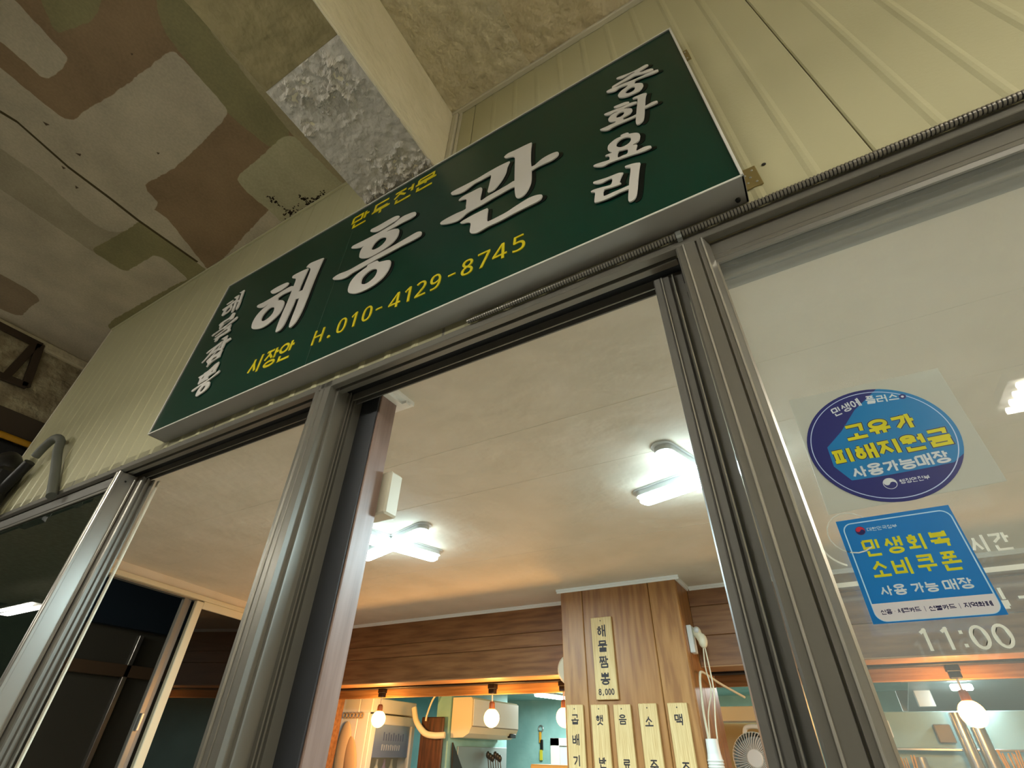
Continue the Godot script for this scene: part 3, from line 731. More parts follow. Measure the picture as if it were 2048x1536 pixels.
func glazing():
	# header: face strip, dark soffit with track fins
	var head := struct_root("trim_5", "aluminium header rail over the shop glazing")
	part("face_strip", bx(Vector3(-3.98, 2.443, -0.022), Vector3(4.0, 2.497, 0.0), 0.0015), M.alu, head)
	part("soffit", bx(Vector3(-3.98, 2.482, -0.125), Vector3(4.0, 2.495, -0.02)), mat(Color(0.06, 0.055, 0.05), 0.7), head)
	for e in [[-0.036, -0.031, 2.4415], [-0.055, -0.036, 2.4465], [-0.101, -0.096, 2.442]]:
		part("track_fin", bx(Vector3(-3.98, e[2], e[0]), Vector3(-0.045, 2.484, e[1]), 0.001), M.alu, head)
	part("inner_fin", bx(Vector3(-3.98, 2.4455, -0.126), Vector3(4.0, 2.5, -0.121), 0.001), M.alu_dark, head)
	# mullion left of the doorway
	var mul := PackedVector2Array([Vector2(-1.237, -0.15), Vector2(-1.237, -0.004), Vector2(-1.233, 0.002), Vector2(-1.222, 0.002), Vector2(-1.219, -0.004), Vector2(-1.214, -0.004), Vector2(-1.211, 0.0), Vector2(-1.196, 0.0), Vector2(-1.194, -0.004), Vector2(-1.190, 0.0), Vector2(-1.163, 0.0), Vector2(-1.163, -0.026), Vector2(-1.154, -0.027), Vector2(-1.154, -0.031), Vector2(-1.169, -0.032), Vector2(-1.169, -0.08), Vector2(-1.158, -0.081), Vector2(-1.158, -0.085), Vector2(-1.167, -0.086), Vector2(-1.167, -0.091), Vector2(-1.158, -0.092), Vector2(-1.158, -0.096), Vector2(-1.167, -0.097), Vector2(-1.167, -0.104), Vector2(-1.158, -0.105), Vector2(-1.158, -0.109), Vector2(-1.168, -0.11), Vector2(-1.168, -0.15)])
	struct("trim_6", along_y(mul, 0.0, 2.466), M.alu, "grooved aluminium mullion left of the open doorway")
	struct("trim_8", bx(Vector3(-1.24, 0, -0.151), Vector3(-1.088, 2.482, -0.1455), 0.001), mat(Color(0.2, 0.21, 0.23), 0.5), "dark closing strip between mullion and pillar")
	# window left of it: a slid leaf (front) and a second leaf (back)
	var w1 := struct_root("window_1", "sliding window at the left end of the shop front")
	var a := PackedVector2Array([Vector2(-2.475, -0.075), Vector2(-2.475, -0.006), Vector2(-2.472, 0.0), Vector2(-2.463, 0.0), Vector2(-2.460, -0.004), Vector2(-2.456, -0.004), Vector2(-2.453, 0.0), Vector2(-2.443, 0.0), Vector2(-2.440, -0.003), Vector2(-2.440, -0.012), Vector2(-2.443, -0.014), Vector2(-2.443, -0.068), Vector2(-2.440, -0.07), Vector2(-2.440, -0.075)])
	part("stile", along_y(a, 0.0, 2.44), M.alu_light, w1)
	var c := PackedVector2Array([Vector2(-2.46, -0.13), Vector2(-2.46, -0.08), Vector2(-2.412, -0.08), Vector2(-2.408, -0.084), Vector2(-2.408, -0.09), Vector2(-2.414, -0.092), Vector2(-2.414, -0.1), Vector2(-2.406, -0.102), Vector2(-2.406, -0.108), Vector2(-2.416, -0.11), Vector2(-2.416, -0.122), Vector2(-2.40, -0.124), Vector2(-2.40, -0.13)])
	part("stile", along_y(c, 0.0, 2.44), M.alu, w1)
	part("edge_fin", bx(Vector3(-2.40, 0, -0.146), Vector3(-2.384, 2.44, -0.138), 0.002), M.trim_white, w1)
	var scr := MB.new()
	scr.lathe([Vector2(0.0, 0.0015), Vector2(0.004, 0.001), Vector2(0.0045, 0)], Transform3D(Basis(Vector3(0, -1, 0), Vector3(1, 0, 0), Vector3(0, 0, 1)), Vector3(-2.4425, 2.405, -0.04)), 10)
	part("screw_hole", scr, M.black, w1)
	part("top_rail", bx(Vector3(-3.97, 2.388, -0.045), Vector3(-2.475, 2.438, -0.02), 0.003), M.alu_dark, w1)
	part("bead", bx(Vector3(-3.97, 2.376, -0.03), Vector3(-2.475, 2.388, -0.022), 0.002), M.alu_light, w1)
	part("pane", bx(Vector3(-3.96, 0.05, -0.036), Vector3(-2.474, 2.389, -0.031)), M.film, w1)
	part("pane", bx(Vector3(-3.9, 0.05, -0.109), Vector3(-2.45, 2.437, -0.105)), M.glass, w1)
	part("bottom_rail", bx(Vector3(-3.97, 0.0, -0.14), Vector3(-1.24, 0.06, 0.0), 0.003), M.alu, w1)
	part("end_stile", bx(Vector3(-3.98, 0.0, -0.14), Vector3(-3.94, 2.44, 0.0), 0.003), M.alu, w1)
	# door leaf slid away to the right, behind the fixed pane
	var dr := struct_root("door_1", "sliding door leaf pushed open behind the fixed pane")
	var s := PackedVector2Array([Vector2(-0.112, -0.092), Vector2(-0.112, -0.06), Vector2(-0.109, -0.055), Vector2(-0.098, -0.055), Vector2(-0.094, -0.058), Vector2(-0.0935, -0.0535), Vector2(-0.0905, -0.0535), Vector2(-0.09, -0.058), Vector2(-0.076, -0.058), Vector2(-0.072, -0.066), Vector2(-0.068, -0.066), Vector2(-0.0675, -0.055), Vector2(-0.0645, -0.055), Vector2(-0.064, -0.066), Vector2(-0.045, -0.066), Vector2(-0.045, -0.092)])
	part("stile", along_y(s, 0.01, 2.425), M.alu_dark, dr)
	part("top_rail", bx(Vector3(-0.045, 2.343, -0.09), Vector3(1.0, 2.385, -0.056), 0.003), M.alu_dark, dr)
	part("brush_seal", bx(Vector3(-0.045, 2.385, -0.085), Vector3(1.0, 2.436, -0.06), 0.003), mat(Color(0.12, 0.115, 0.11), 0.7), dr)
	part("rail_lip", bx(Vector3(-0.045, 2.343, -0.056), Vector3(1.0, 2.352, -0.05), 0.002), M.alu, dr)
	part("pane", bx(Vector3(-0.046, 0.05, -0.076), Vector3(1.0, 2.345, -0.071)), M.glass, dr)
	part("bottom_rail", bx(Vector3(-0.112, 0.005, -0.092), Vector3(1.0, 0.08, -0.056), 0.003), M.alu_dark, dr)
	# fixed pane with its post
	var w2 := struct_root("window_2", "fixed glass pane right of the doorway")
	var p := PackedVector2Array([Vector2(-0.040, -0.05), Vector2(-0.040, -0.004), Vector2(-0.036, 0.0), Vector2(-0.0245, 0.0), Vector2(-0.0235, 0.0025), Vector2(-0.0195, 0.0025), Vector2(-0.0185, 0.0), Vector2(0.0035, 0.0), Vector2(0.0045, -0.006), Vector2(0.007, -0.006), Vector2(0.008, 0.0), Vector2(0.0165, 0.0), Vector2(0.0175, 0.002), Vector2(0.0215, 0.002), Vector2(0.0225, -0.001), Vector2(0.0325, -0.024), Vector2(0.0325, -0.05)])
	part("post", along_y(p, 0.0, 2.444), M.alu, w2)
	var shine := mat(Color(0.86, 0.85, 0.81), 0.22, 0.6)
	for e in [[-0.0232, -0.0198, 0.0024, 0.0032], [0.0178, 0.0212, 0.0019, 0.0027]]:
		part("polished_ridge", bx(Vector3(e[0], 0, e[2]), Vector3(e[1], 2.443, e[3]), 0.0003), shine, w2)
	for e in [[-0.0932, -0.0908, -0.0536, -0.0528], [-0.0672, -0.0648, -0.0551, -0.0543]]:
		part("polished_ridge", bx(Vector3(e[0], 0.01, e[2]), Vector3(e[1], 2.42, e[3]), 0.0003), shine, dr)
	part("top_rail", bx(Vector3(0.0225, 2.400, -0.045), Vector3(4.0, 2.446, -0.026), 0.002), M.alu, w2)
	part("top_rail", bx(Vector3(0.0225, 2.386, -0.045), Vector3(4.0, 2.399, -0.0245), 0.0015), M.alu, w2)
	var bead := MB.new()
	bead.prism(PackedVector2Array([Vector2(2.387, -0.032), Vector2(2.387, -0.0245), Vector2(2.383, -0.023), Vector2(2.374, -0.027), Vector2(2.374, -0.032)]), Transform3D(Basis(Vector3(0, 1, 0), Vector3(0, 0, 1), Vector3(1, 0, 0)), Vector3.ZERO), 0.03, 4.0)
	part("bead", bead, M.alu_light, w2)
	var vb := PackedVector2Array([Vector2(0.031, -0.0305), Vector2(0.0325, -0.0235), Vector2(0.0365, -0.026), Vector2(0.0365, -0.0305)])
	part("bead", along_y(vb, 0.0, 2.376), M.alu_light, w2)
	part("pane", bx(Vector3(0.031, 0.05, -0.033), Vector3(3.99, 2.376, -0.028)), M.glass, w2)
	part("bottom_rail", bx(Vector3(-0.04, 0.0, -0.05), Vector3(4.0, 0.06, 0.0), 0.003), M.alu, w2)
	# flexible conduit along the header with a clip
	var t := thing("flexible_conduit", "grey ribbed flexible metal conduit running along the header rail", "conduit")
	var path := []; var rr := []
	var cm := MB.new()
	var x := -0.62
	while x < 1.2:
		var kk: float = clampf((x + 0.62) / 0.5, 0.0, 1.0)
		var ring_ := []; var rad := []
		for e in [[0.0, 0.0070], [0.0008, 0.0086], [0.0038, 0.0089], [0.0048, 0.0070]]:
			ring_.append(Vector3(x + e[0], 2.4705, 0.0095)); rad.append(e[1] * lerpf(0.75, 1.0, kk))
		cm.tube(ring_, 0.012, 12, true, rad)
		path.append(Vector3(x, 2.4705, 0.0095)); rr.append(0.0068 * lerpf(0.75, 1.0, kk))
		x += 0.0072
	var core := MB.new(); core.tube(path, 0.01, 10, true, rr)
	part("inner_core", core, M.black, t)
	part("spiral_sleeve", cm, mat(Color(0.52, 0.50, 0.46), 0.4, 0.6), t)
	var cl := MB.new()
	cl.tube([Vector3(-0.03, 2.4705, 0.0095), Vector3(-0.018, 2.4705, 0.0095)], 0.0108, 14)
	cl.box(Vector3(-0.03, 2.457, 0.0), Vector3(-0.018, 2.461, 0.014), 0.001)
	part("clip", cl, M.steel, t)

# ---------------------------------------------------------------- dining room shell
func room():
	# side wall runs at an angle
	var plan := PackedVector2Array([Vector2(2.6, -0.14), Vector2(2.6, -3.62), Vector2(-4.66, -3.62), Vector2(-3.95, -0.14)])
	struct("ceiling_003", along_y(plan, 2.5, 2.56), M.paper, "cream papered ceiling of the dining room")
	# raised paper seams
	var seams := struct_root("trim_7", "paper seams and crown mouldings on the dining room ceiling")
	for z in [-0.62, -1.02, -1.92]:
		part("paper_seam", bx(Vector3(-3.9, 2.4994, z - 0.004), Vector3(2.6, 2.5, z + 0.004)), M.paper, seams)
	# crown mouldings: back wall, column, pillar
	var crown := [[Vector2(-4.7, -3.15), Vector2(-1.68, -3.15)], [Vector2(-1.66, -3.15), Vector2(-1.66, -2.81)], [Vector2(-1.69, -2.81), Vector2(-0.755, -2.81)], [Vector2(-0.785, -2.81), Vector2(-0.785, -3.15)], [Vector2(-0.765, -3.15), Vector2(2.6, -3.15)], [Vector2(-1.083, -0.12), Vector2(-1.083, -0.226)], [Vector2(-1.041, -0.226), Vector2(-1.45, -0.226)], [Vector2(-3.98, -0.12), Vector2(-4.66, -3.5)]]
	var face := [Vector2(0, 1), Vector2(-1, 0), Vector2(0, 1), Vector2(1, 0), Vector2(0, 1), Vector2(1, 0), Vector2(0, -1), Vector2(0.98, -0.2)]
	for i in crown.size():
		var p: Vector2 = crown[i][0]; var q: Vector2 = crown[i][1]
		var wd := 0.042 if i in [5, 6] else 0.02
		var e: Vector2 = face[i] * wd
		var cb := MB.new()
		cb.prism(PackedVector2Array([p, q, q + e, p + e]), Transform3D(Basis(Vector3(1, 0, 0), Vector3(0, 0, 1), Vector3(0, -1, 0)), Vector3.ZERO), -2.5, -2.484)
		var e2: Vector2 = face[i] * wd * 0.55
		cb.prism(PackedVector2Array([p, q, q + e2, p + e2]), Transform3D(Basis(Vector3(1, 0, 0), Vector3(0, 0, 1), Vector3(0, -1, 0)), Vector3.ZERO), -2.485, -2.474)
		part("crown_moulding", cb, M.bright, seams)
	# pillar by the doorway
	var pil := struct_root("pillar", "timber clad pillar just inside the doorway")
	part("pillar_board", bx(Vector3(-1.42, 0, -0.226), Vector3(-1.083, 2.5, -0.152), 0.002), M.mauve, pil)
	# timber beam across the back: three planks left, three right
	var back := struct_root("wall_back", "timber plank beam across the back of the dining room")
	for side in [[-4.7, -1.66, [2.5, 2.289, 2.182, 1.985]], [-0.785, 2.62, [2.5, 2.364, 2.172, 1.985]]]:
		for k in 3:
			var b := MB.new(); b.box(Vector3(side[0], side[2][k + 1] + 0.001, -3.175), Vector3(side[1], side[2][k] - 0.001, -3.15), 0.003)
			part("plank", b, M.plank if k != 1 else M.plank2, back)
		part("beam_underside", bx(Vector3(side[0], 1.978, -3.40), Vector3(side[1], 1.992, -3.152), 0.003), M.orange_wood, back)
		part("light_rail", bx(Vector3(side[0], 1.965, -3.50), Vector3(side[1], 1.992, -3.41), 0.003), M.black, back)
		part("inner_board", bx(Vector3(side[0], 1.90, -3.60), Vector3(side[1], 2.5, -3.56), 0.003), M.orange_wood, back)
		part("beam_core", bx(Vector3(side[0], 1.993, -3.56), Vector3(side[1], 2.5, -3.18)), M.dark, back)
	# column
	var col := struct_root("column", "square timber clad column with vertical planks")
	var xs := [-1.663, -1.487, -0.982, -0.785]
	for k in 3:
		part("plank", bx(Vector3(xs[k] + 0.0015, 0, -2.835), Vector3(xs[k + 1] - 0.0015, 2.5, -2.81), 0.004), M.post if k != 1 else M.post2, col)
	var zs := [-2.835, -3.12, -3.36, -3.56]
	for k in 3:
		part("plank", bx(Vector3(-0.81, 0, zs[k + 1] + 0.001), Vector3(-0.785, 2.5, zs[k] - 0.001), 0.004), M.post2 if k != 1 else M.post, col)
		part("plank", bx(Vector3(-1.663, 0, zs[k + 1] + 0.001), Vector3(-1.64, 2.5, zs[k] - 0.001), 0.004), M.post2, col)
	part("column_core", bx(Vector3(-1.64, 0, -3.56), Vector3(-0.81, 2.5, -2.836)), M.dark, col)
	struct("wall_side", bx(Vector3(2.6, 0, -7.2), Vector3(2.75, 2.56, -0.16)), M.paper)
	# angled left wall with its window
	var d := Vector3(-0.199, 0, -0.98)
	var t := Transform3D(Basis(d, Vector3.UP, d.cross(Vector3.UP)), Vector3(-4.046, 0, -0.787))
	M.left_frame = t
	var wl := struct_root("wall_left", "angled left wall of the dining room")
	var add := func(called: String, lo: Vector3, hi: Vector3, m: Material, bev := 0.002):
		var b := MB.new(); b.box(lo, hi, bev, t); part(called, b, m, wl)
	add.call("top_board", Vector3(-0.68, 2.43, -0.06), Vector3(2.9, 2.52, -0.005), M.paper)
	add.call("wall_end", Vector3(1.55, 0, -0.08), Vector3(2.95, 2.43, -0.005), M.plank)
	add.call("sill_wall", Vector3(-0.68, 0, -0.08), Vector3(1.6, 0.9, -0.005), M.plank)
	var w3 := struct_root("window_3", "interior side window looking onto the dark alley")
	var add3 := func(called: String, lo: Vector3, hi: Vector3, m: Material, bev := 0.002):
		var b := MB.new(); b.box(lo, hi, bev, t); part(called, b, m, w3)
	add3.call("head_frame", Vector3(-0.68, 2.408, -0.07), Vector3(1.6, 2.44, 0.012), M.ivory)
	add3.call("head_track", Vector3(-0.68, 2.398, -0.07), Vector3(1.6, 2.414, -0.02), M.alu)
	add3.call("stile", Vector3(0.625, 0.9, -0.05), Vector3(0.665, 2.4, -0.02), M.alu, 0.003)
	add3.call("stile", Vector3(0.672, 0.9, -0.055), Vector3(0.705, 2.4, -0.035), M.alu_dark, 0.003)
	add3.call("stile", Vector3(0.722, 0.9, -0.03), Vector3(0.79, 2.4, 0.002), M.ivory, 0.004)
	add3.call("leaf_rail", Vector3(0.79, 2.354, -0.03), Vector3(1.6, 2.408, 0.0), M.ivory, 0.003)
	add3.call("latch", Vector3(0.63, 1.56, -0.02), Vector3(0.65, 1.66, 0.004), M.alu_light, 0.004)
	add3.call("pane", Vector3(0.78, 0.9, -0.018), Vector3(1.6, 2.36, -0.014), M.film_brown, 0.0)
	add3.call("sill", Vector3(-0.68, 0.86, -0.08), Vector3(1.6, 0.91, 0.03), M.ivory, 0.003)
	# dark shop fronts across the alley
	var al := struct_root("wall_alley", "unlit shop front across the side alley")
	part("board", bx(Vector3(-7.1, 0, -7), Vector3(-7.0, 2.55, 0.6)), mat(Color(0.36, 0.35, 0.31), 0.5), al)
	part("fascia", bx(Vector3(-7.1, 2.55, -7), Vector3(-6.9, 3.98, 0.6)), mat(Color(0.16, 0.22, 0.28), 0.6), al)
	part("rail", bx(Vector3(-7.0, 2.08, -7), Vector3(-6.93, 2.2, 0.6), 0.004), mat(Color(0.45, 0.36, 0.27), 0.5), al)
	for z in [0.1, -1.2, -2.5, -3.8]:
		part("mullion", bx(Vector3(-7.0, 0, z - 0.05), Vector3(-6.93, 2.5, z), 0.004), M.alu_light, al)

# ---------------------------------------------------------------- the sign board
func glyph_into(b: MB, lower: MB, strokes: Array):
	var lift := 0.0
	for s in strokes:
		lift += 0.00008
		var polys := []
		for q in s:
			var p := pv(q, 0.0005)
			for i in p.size(): p[i] += Vector2(SX, SY)
			p = smooth(p)
			if Geometry2D.is_polygon_clockwise(p): p.reverse()
			polys.append(p)
		var outer: PackedVector2Array = polys[0]
		var holes: Array = polys.slice(1)
		var flat := with_holes(outer, holes) if holes.size() else [outer]
		for p in flat:
			b.prism(p, Transform3D(), 0.0735, 0.077 + lift, false)
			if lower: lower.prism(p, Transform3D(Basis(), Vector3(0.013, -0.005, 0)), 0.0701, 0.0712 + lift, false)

func sign_board():
	var t := thing("shop_sign", "dark green shop sign with white Korean lettering and a yellow phone number", "sign")
	var x0 := -2.142; var x1 := 0.137; var y0 := 2.495; var y1 := 3.388
	var green := mat(Color(0.0, 0.195, 0.15), 0.28, 0.0, 0.4)
	part("face", bx(Vector3(x0 + 0.006, y0 + 0.006, 0.05), Vector3(x1 - 0.006, y1 - 0.006, 0.07)), green, t)
	var fr := mat(Color(0.60, 0.59, 0.57), 0.4, 0.3)
	for e in [[Vector3(x0, y0, 0.002), Vector3(x1, y0 + 0.006, 0.074)], [Vector3(x0, y1 - 0.006, 0.002), Vector3(x1, y1, 0.074)], [Vector3(x0, y0, 0.002), Vector3(x0 + 0.006, y1, 0.074)], [Vector3(x1 - 0.006, y0, 0.002), Vector3(x1, y1, 0.074)]]:
		part("frame_edge", bx(e[0], e[1], 0.0012), fr, t)
	for e in [[Vector3(x0, y0, 0.0735), Vector3(x1, y0 + 0.006, 0.0755)], [Vector3(x0, y1 - 0.006, 0.0735), Vector3(x1, y1, 0.0755)], [Vector3(x0, y0, 0.0735), Vector3(x0 + 0.006, y1, 0.0755)], [Vector3(x1 - 0.006, y0, 0.0735), Vector3(x1, y1, 0.0755)]]:
		part("front_lip", bx(e[0], e[1], 0.0008), M.white, t)
	# join between two sheets of film
	part("film_seam", bx(Vector3(-1.234, y0 + 0.006, 0.0695), Vector3(-1.231, y1 - 0.006, 0.0705)), mat(Color(0.16, 0.27, 0.23), 0.4), t)
	var white := mat(Color(0.83, 0.82, 0.8), 0.5)
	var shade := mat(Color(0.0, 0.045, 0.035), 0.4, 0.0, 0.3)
	for k in ["hae", "heung", "gwan", "jung", "hwa", "yo", "ri", "smallhae", "mul", "jjam", "ppong"]:
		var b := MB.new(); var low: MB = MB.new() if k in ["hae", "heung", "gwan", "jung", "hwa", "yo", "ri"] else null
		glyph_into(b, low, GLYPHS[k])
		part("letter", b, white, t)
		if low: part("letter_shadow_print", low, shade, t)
	# yellow gothic lines
	var yellow := mat(Color(0.83, 0.77, 0.06), 0.45)
	var xs := [[-1.2525, -1.155], [-1.136, -1.038], [-1.018, -0.914], [-0.904, -0.802]]
	for i in 4: part("letter", letter_mesh("만두전문"[i], Rect2(xs[i][0], 3.2605, xs[i][1] - xs[i][0], 0.083), 0.0115, 0.0695, 0.0715), yellow, t)
	xs = [[-1.578, -1.510], [-1.496, -1.422], [-1.416, -1.338]]
	for i in 3: part("letter", letter_mesh("시장안"[i], Rect2(xs[i][0], 2.589, xs[i][1] - xs[i][0], 0.083), 0.0105, 0.0695, 0.0715), yellow, t)
	var f := SystemFont.new(); f.font_names = PackedStringArray(["Droid Sans"])
	var text := "H.010-4129-8745"
	var cx := [-1.2115, -1.152, -1.099, -1.047, -0.985, -0.934, -0.868, -0.818, -0.764, -0.709, -0.648, -0.593, -0.536, -0.482, -0.42]
	for i in text.length():
		var tm := TextMesh.new()
		tm.text = text[i]; tm.font = f; tm.font_size = 64; tm.pixel_size = 0.00142; tm.depth = 0.003
		tm.horizontal_alignment = HORIZONTAL_ALIGNMENT_LEFT; tm.vertical_alignment = VERTICAL_ALIGNMENT_BOTTOM
		var bb := tm.get_aabb()
		var o := part("digit" if text[i].is_valid_int() else "letter", tm, yellow, t)
		var hh: float = 0.0675 / maxf(bb.size.y, 0.001) if not text[i] in ".-" else 1.0
		var yb := 2.5925 if text[i] != "-" else 2.6205
		o.scale = Vector3(hh * 0.98 if not text[i] in ".-" else 1.15, hh, 1.0)
		o.position = Vector3(cx[i] - (bb.position.x + bb.size.x / 2) * o.scale.x, yb - bb.position.y * o.scale.y, 0.0712)
	# brackets
	for y in [3.27, 2.535]:
		var b := thing("sign_bracket", "flat brass bracket plate with screw holes beside the sign's %s right corner" % ["upper" if y > 3 else "lower"], "bracket")
		part("plate", bx(Vector3(0.13, y, 0.001), Vector3(0.178 if y < 3 else 0.165, y + 0.075, 0.005), 0.001), M.brass, b)
		for q in [Vector2(0.168, 0.015), Vector2(0.168, 0.06), Vector2(0.15, 0.02), Vector2(0.15, 0.05), Vector2(0.159, 0.037)]:
			var s := MB.new(); s.lathe([Vector2(0, 0.0015), Vector2(0.002, 0.0012), Vector2(0.0028, 0)], Transform3D(Basis(Vector3(1, 0, 0), Vector3(0, 0, 1), Vector3(0, -1, 0)), Vector3(q.x - (0.0 if y < 3 else 0.013), y + q.y, 0.005)), 10)
			part("screw", s, M.steel, b)
	# grub screw under the box
	var g := MB.new(); g.lathe([Vector2(0, -0.006), Vector2(0.005, -0.005), Vector2(0.006, 0)].map(func(e): return Vector2(e.x, -e.y)), Transform3D(Basis(Vector3(1, 0, 0), Vector3(0, -1, 0), Vector3(0, 0, -1)), Vector3(0.115, y0, 0.02)), 10)
	part("screw", g, M.black, t)

# ---------------------------------------------------------------- stickers and vinyl on the fixed pane
func disc_uv(c: Vector3, r: float) -> MB:
	var b := MB.new(); var n := 72
	for i in n:
		var a := TAU * i / n; var d := TAU * (i + 1) / n
		var f := func(g: float) -> Vector2: return Vector2(0.5 + 0.5 * cos(g), 0.5 - 0.5 * sin(g))
		var w := func(g: float, z: float) -> Vector3: return c + Vector3(cos(g) * r, sin(g) * r, z)
		b.tri(c, w.call(a, 0.0), w.call(d, 0.0), Vector2(0.5, 0.5), f.call(a), f.call(d))
		b.tri(w.call(a, 0.0), w.call(a, -0.0006), w.call(d, -0.0006), f.call(a), f.call(a), f.call(d))
		b.tri(w.call(a, 0.0), w.call(d, -0.0006), w.call(d, 0.0), f.call(a), f.call(d), f.call(d))
	return b

func taegeuk(img: Image, c: Vector2, r: float, up: Color, low: Color, rim: Color):
	fill(img, circle_pts(c, Vector2.ONE * r), rim)
	fill(img, circle_pts(c, Vector2.ONE * r * 0.9), low)
	var half := PackedVector2Array()
	for i in 25: half.append(c + Vector2.from_angle(PI + 0.5 + PI * i / 24.0) * r * 0.9)
	fill(img, half, up)
	var k := Vector2.from_angle(0.5) * r * 0.45
	fill(img, circle_pts(c - k, Vector2.ONE * r * 0.45), up)
	fill(img, circle_pts(c + k, Vector2.ONE * r * 0.45), low)

func stickers():
	var navy := Color(0.125, 0.15, 0.42); var blue := Color(0.03, 0.46, 0.70); var yel := Color(0.80, 0.79, 0.10); var wht := Color(0.80, 0.84, 0.86)
	var img := Image.create_empty(1024, 1024, false, Image.FORMAT_RGB8); img.fill(navy)
	fill(img, PackedVector2Array([Vector2(713, -9), Vector2(636, 47), Vector2(451, 176), Vector2(295, 345), Vector2(147, 466), Vector2(137, 644), Vector2(218, 790), Vector2(452, 798), Vector2(721, 796), Vector2(890, 790), Vector2(973, 735), Vector2(1065, 667), Vector2(1065, -9)]), blue)
	for i in 96:
		var a := Vector2(512, 512) + Vector2.from_angle(TAU * i / 96) * 482.0; var b := Vector2(512, 512) + Vector2.from_angle(TAU * (i + 1) / 96) * 482.0
		for p in stroke_polys([a, b], 7.0, true): fill(img, p, Color(0.72, 0.8, 0.92))
	for i in 3: ink(img, "민생에"[i], Vector2(288 + i * 77, 118 - i * 18), Vector2(66, -14), Vector2(10, 76), 11.0, wht)
	for i in 3: ink(img, "플러스"[i], Vector2(562 + i * 78, 72 + i * 13), Vector2(68, 10), Vector2(-5, 72), 11.0, wht)
	fill(img, circle_pts(Vector2(810, 152), Vector2(24, 24)), navy); fill(img, circle_pts(Vector2(810, 152), Vector2(10, 10)), wht)
	for pass_ in [[50.0, Color(0.25, 0.5, 0.72)], [42.0, Color(0.08, 0.17, 0.34)], [28.0, yel]]:
		ink_line(img, "고유가", Rect2(312, 314, 490, 130), pass_[0], pass_[1], 0.16)
		ink_line(img, "피해지원금", Rect2(158, 508, 800, 126), pass_[0], pass_[1], 0.14)
	for pass_ in [[30.0, Color(0.2, 0.45, 0.66)], [16.0, wht]]:
		ink_line(img, "사용가능매장", Rect2(244, 684, 640, 92), pass_[0], pass_[1], 0.1)
	taegeuk(img, Vector2(450, 868), 46.0, wht, navy, wht)
	ink_line(img, "행정안전부", Rect2(514, 850, 190, 36), 5.0, wht, 0.12)
	var bg := Color(0.74, 0.76, 0.72, 0.8)
	var fm := mat(bg, 0.5); fm.transparency = BaseMaterial3D.TRANSPARENCY_ALPHA
	var t := thing("round_sticker", "round navy and blue sticker with yellow and white Korean text on a frosted square", "sticker")
	var b := MB.new()
	b.prism(PackedVector2Array([Vector2(0.0583, 1.7868), Vector2(0.2675, 1.7945), Vector2(0.2715, 1.9832), Vector2(0.0657, 1.9909)]), Transform3D(), -0.028, -0.0272)
	part("frosted_backing", b, fm, t)
	part("disc", disc_uv(Vector3(0.158, 1.8825, -0.0265), 0.094), img_mat(img, 0.35), t)
	# square coupon sticker
	img = Image.create_empty(1024, 1024, false, Image.FORMAT_RGB8); img.fill(Color(0.02, 0.45, 0.74))
	var edge := rr_pts(Rect2(46, 44, 956, 962), 84)
	for i in edge.size():
		for p in stroke_polys([edge[i], edge[(i + 1) % edge.size()]], 12.0, true): fill(img, p, Color(0.7, 0.85, 0.95))
	var low := PackedVector2Array([Vector2(46, 846), Vector2(1002, 846)])
	for p in rr_pts(Rect2(46, 44, 956, 962), 84):
		if p.y > 846: low.append(p)
	low.append(Vector2(46, 846))
	fill(img, low, Color(0.84, 0.84, 0.86))
	taegeuk(img, Vector2(194, 131), 46.0, Color(0.74, 0.14, 0.25), Color(0.11, 0.13, 0.36), Color(0.3, 0.2, 0.4))
	ink_line(img, "대한민국정부", Rect2(258, 112, 270, 36), 4.5, wht, 0.1)
	ink_line(img, "민생회복", Rect2(166, 238, 730, 156), 25.0, yel, 0.28)
	ink_line(img, "소비쿠폰", Rect2(160, 448, 740, 160), 25.0, yel, 0.28)
	ink_line(img, "사용", Rect2(164, 692, 216, 90), 15.0, wht, 0.12)
	ink_line(img, "가능", Rect2(424, 692, 210, 90), 15.0, wht, 0.12)
	ink_line(img, "매장", Rect2(676, 692, 222, 90), 15.0, wht, 0.12)
	var ink_c := Color(0.09, 0.09, 0.27)
	ink_line(img, "신용·체크카드", Rect2(100, 905, 322, 40), 6.5, ink_c, 0.02)
	ink_line(img, "선불카드", Rect2(486, 905, 204, 40), 6.5, ink_c, 0.06)
	ink_line(img, "지역화폐", Rect2(752, 903, 204, 42), 7.5, ink_c, 0.06)
	for x in [453, 718]: fill(img, PackedVector2Array([Vector2(x, 902), Vector2(x + 4, 902), Vector2(x + 4, 948), Vector2(x, 948)]), Color(0.35, 0.36, 0.5))
	t = thing("square_sticker", "square blue sticker with yellow Korean heading under the round sticker", "sticker")
	b = MB.new()
	b.quv(Vector3(0.0605, 1.639, -0.0268), Vector3(0.1965, 1.639, -0.0268), Vector3(0.1965, 1.775, -0.0268), Vector3(0.0635, 1.775, -0.0268))
	b.quad(Vector3(0.0605, 1.639, -0.028), Vector3(0.1965, 1.639, -0.028), Vector3(0.1965, 1.639, -0.0268), Vector3(0.0605, 1.639, -0.0268))
	part("print", b, img_mat(img, 0.35), t)
	# frosted vinyl lettering: hours
	var vm := mat(Color(0.92, 0.94, 0.9), 0.6)
	t = thing("opening_hours_lettering", "pale vinyl opening hours lettering stuck on the glass beside the stickers", "lettering")
	var zz0 := -0.0279; var zz1 := -0.0273
	for e in [["시", 0.1975, 0.0165], ["간", 0.2178, 0.0195]]:
		part("letter", letter_mesh(e[0], Rect2(e[1], 1.7108, e[2], 0.0208), 0.0028, zz0, zz1), vm, t)
	part("rule", bx(Vector3(0.0365, 1.6865, zz0), Vector3(0.34, 1.6925, zz1)), vm, t)
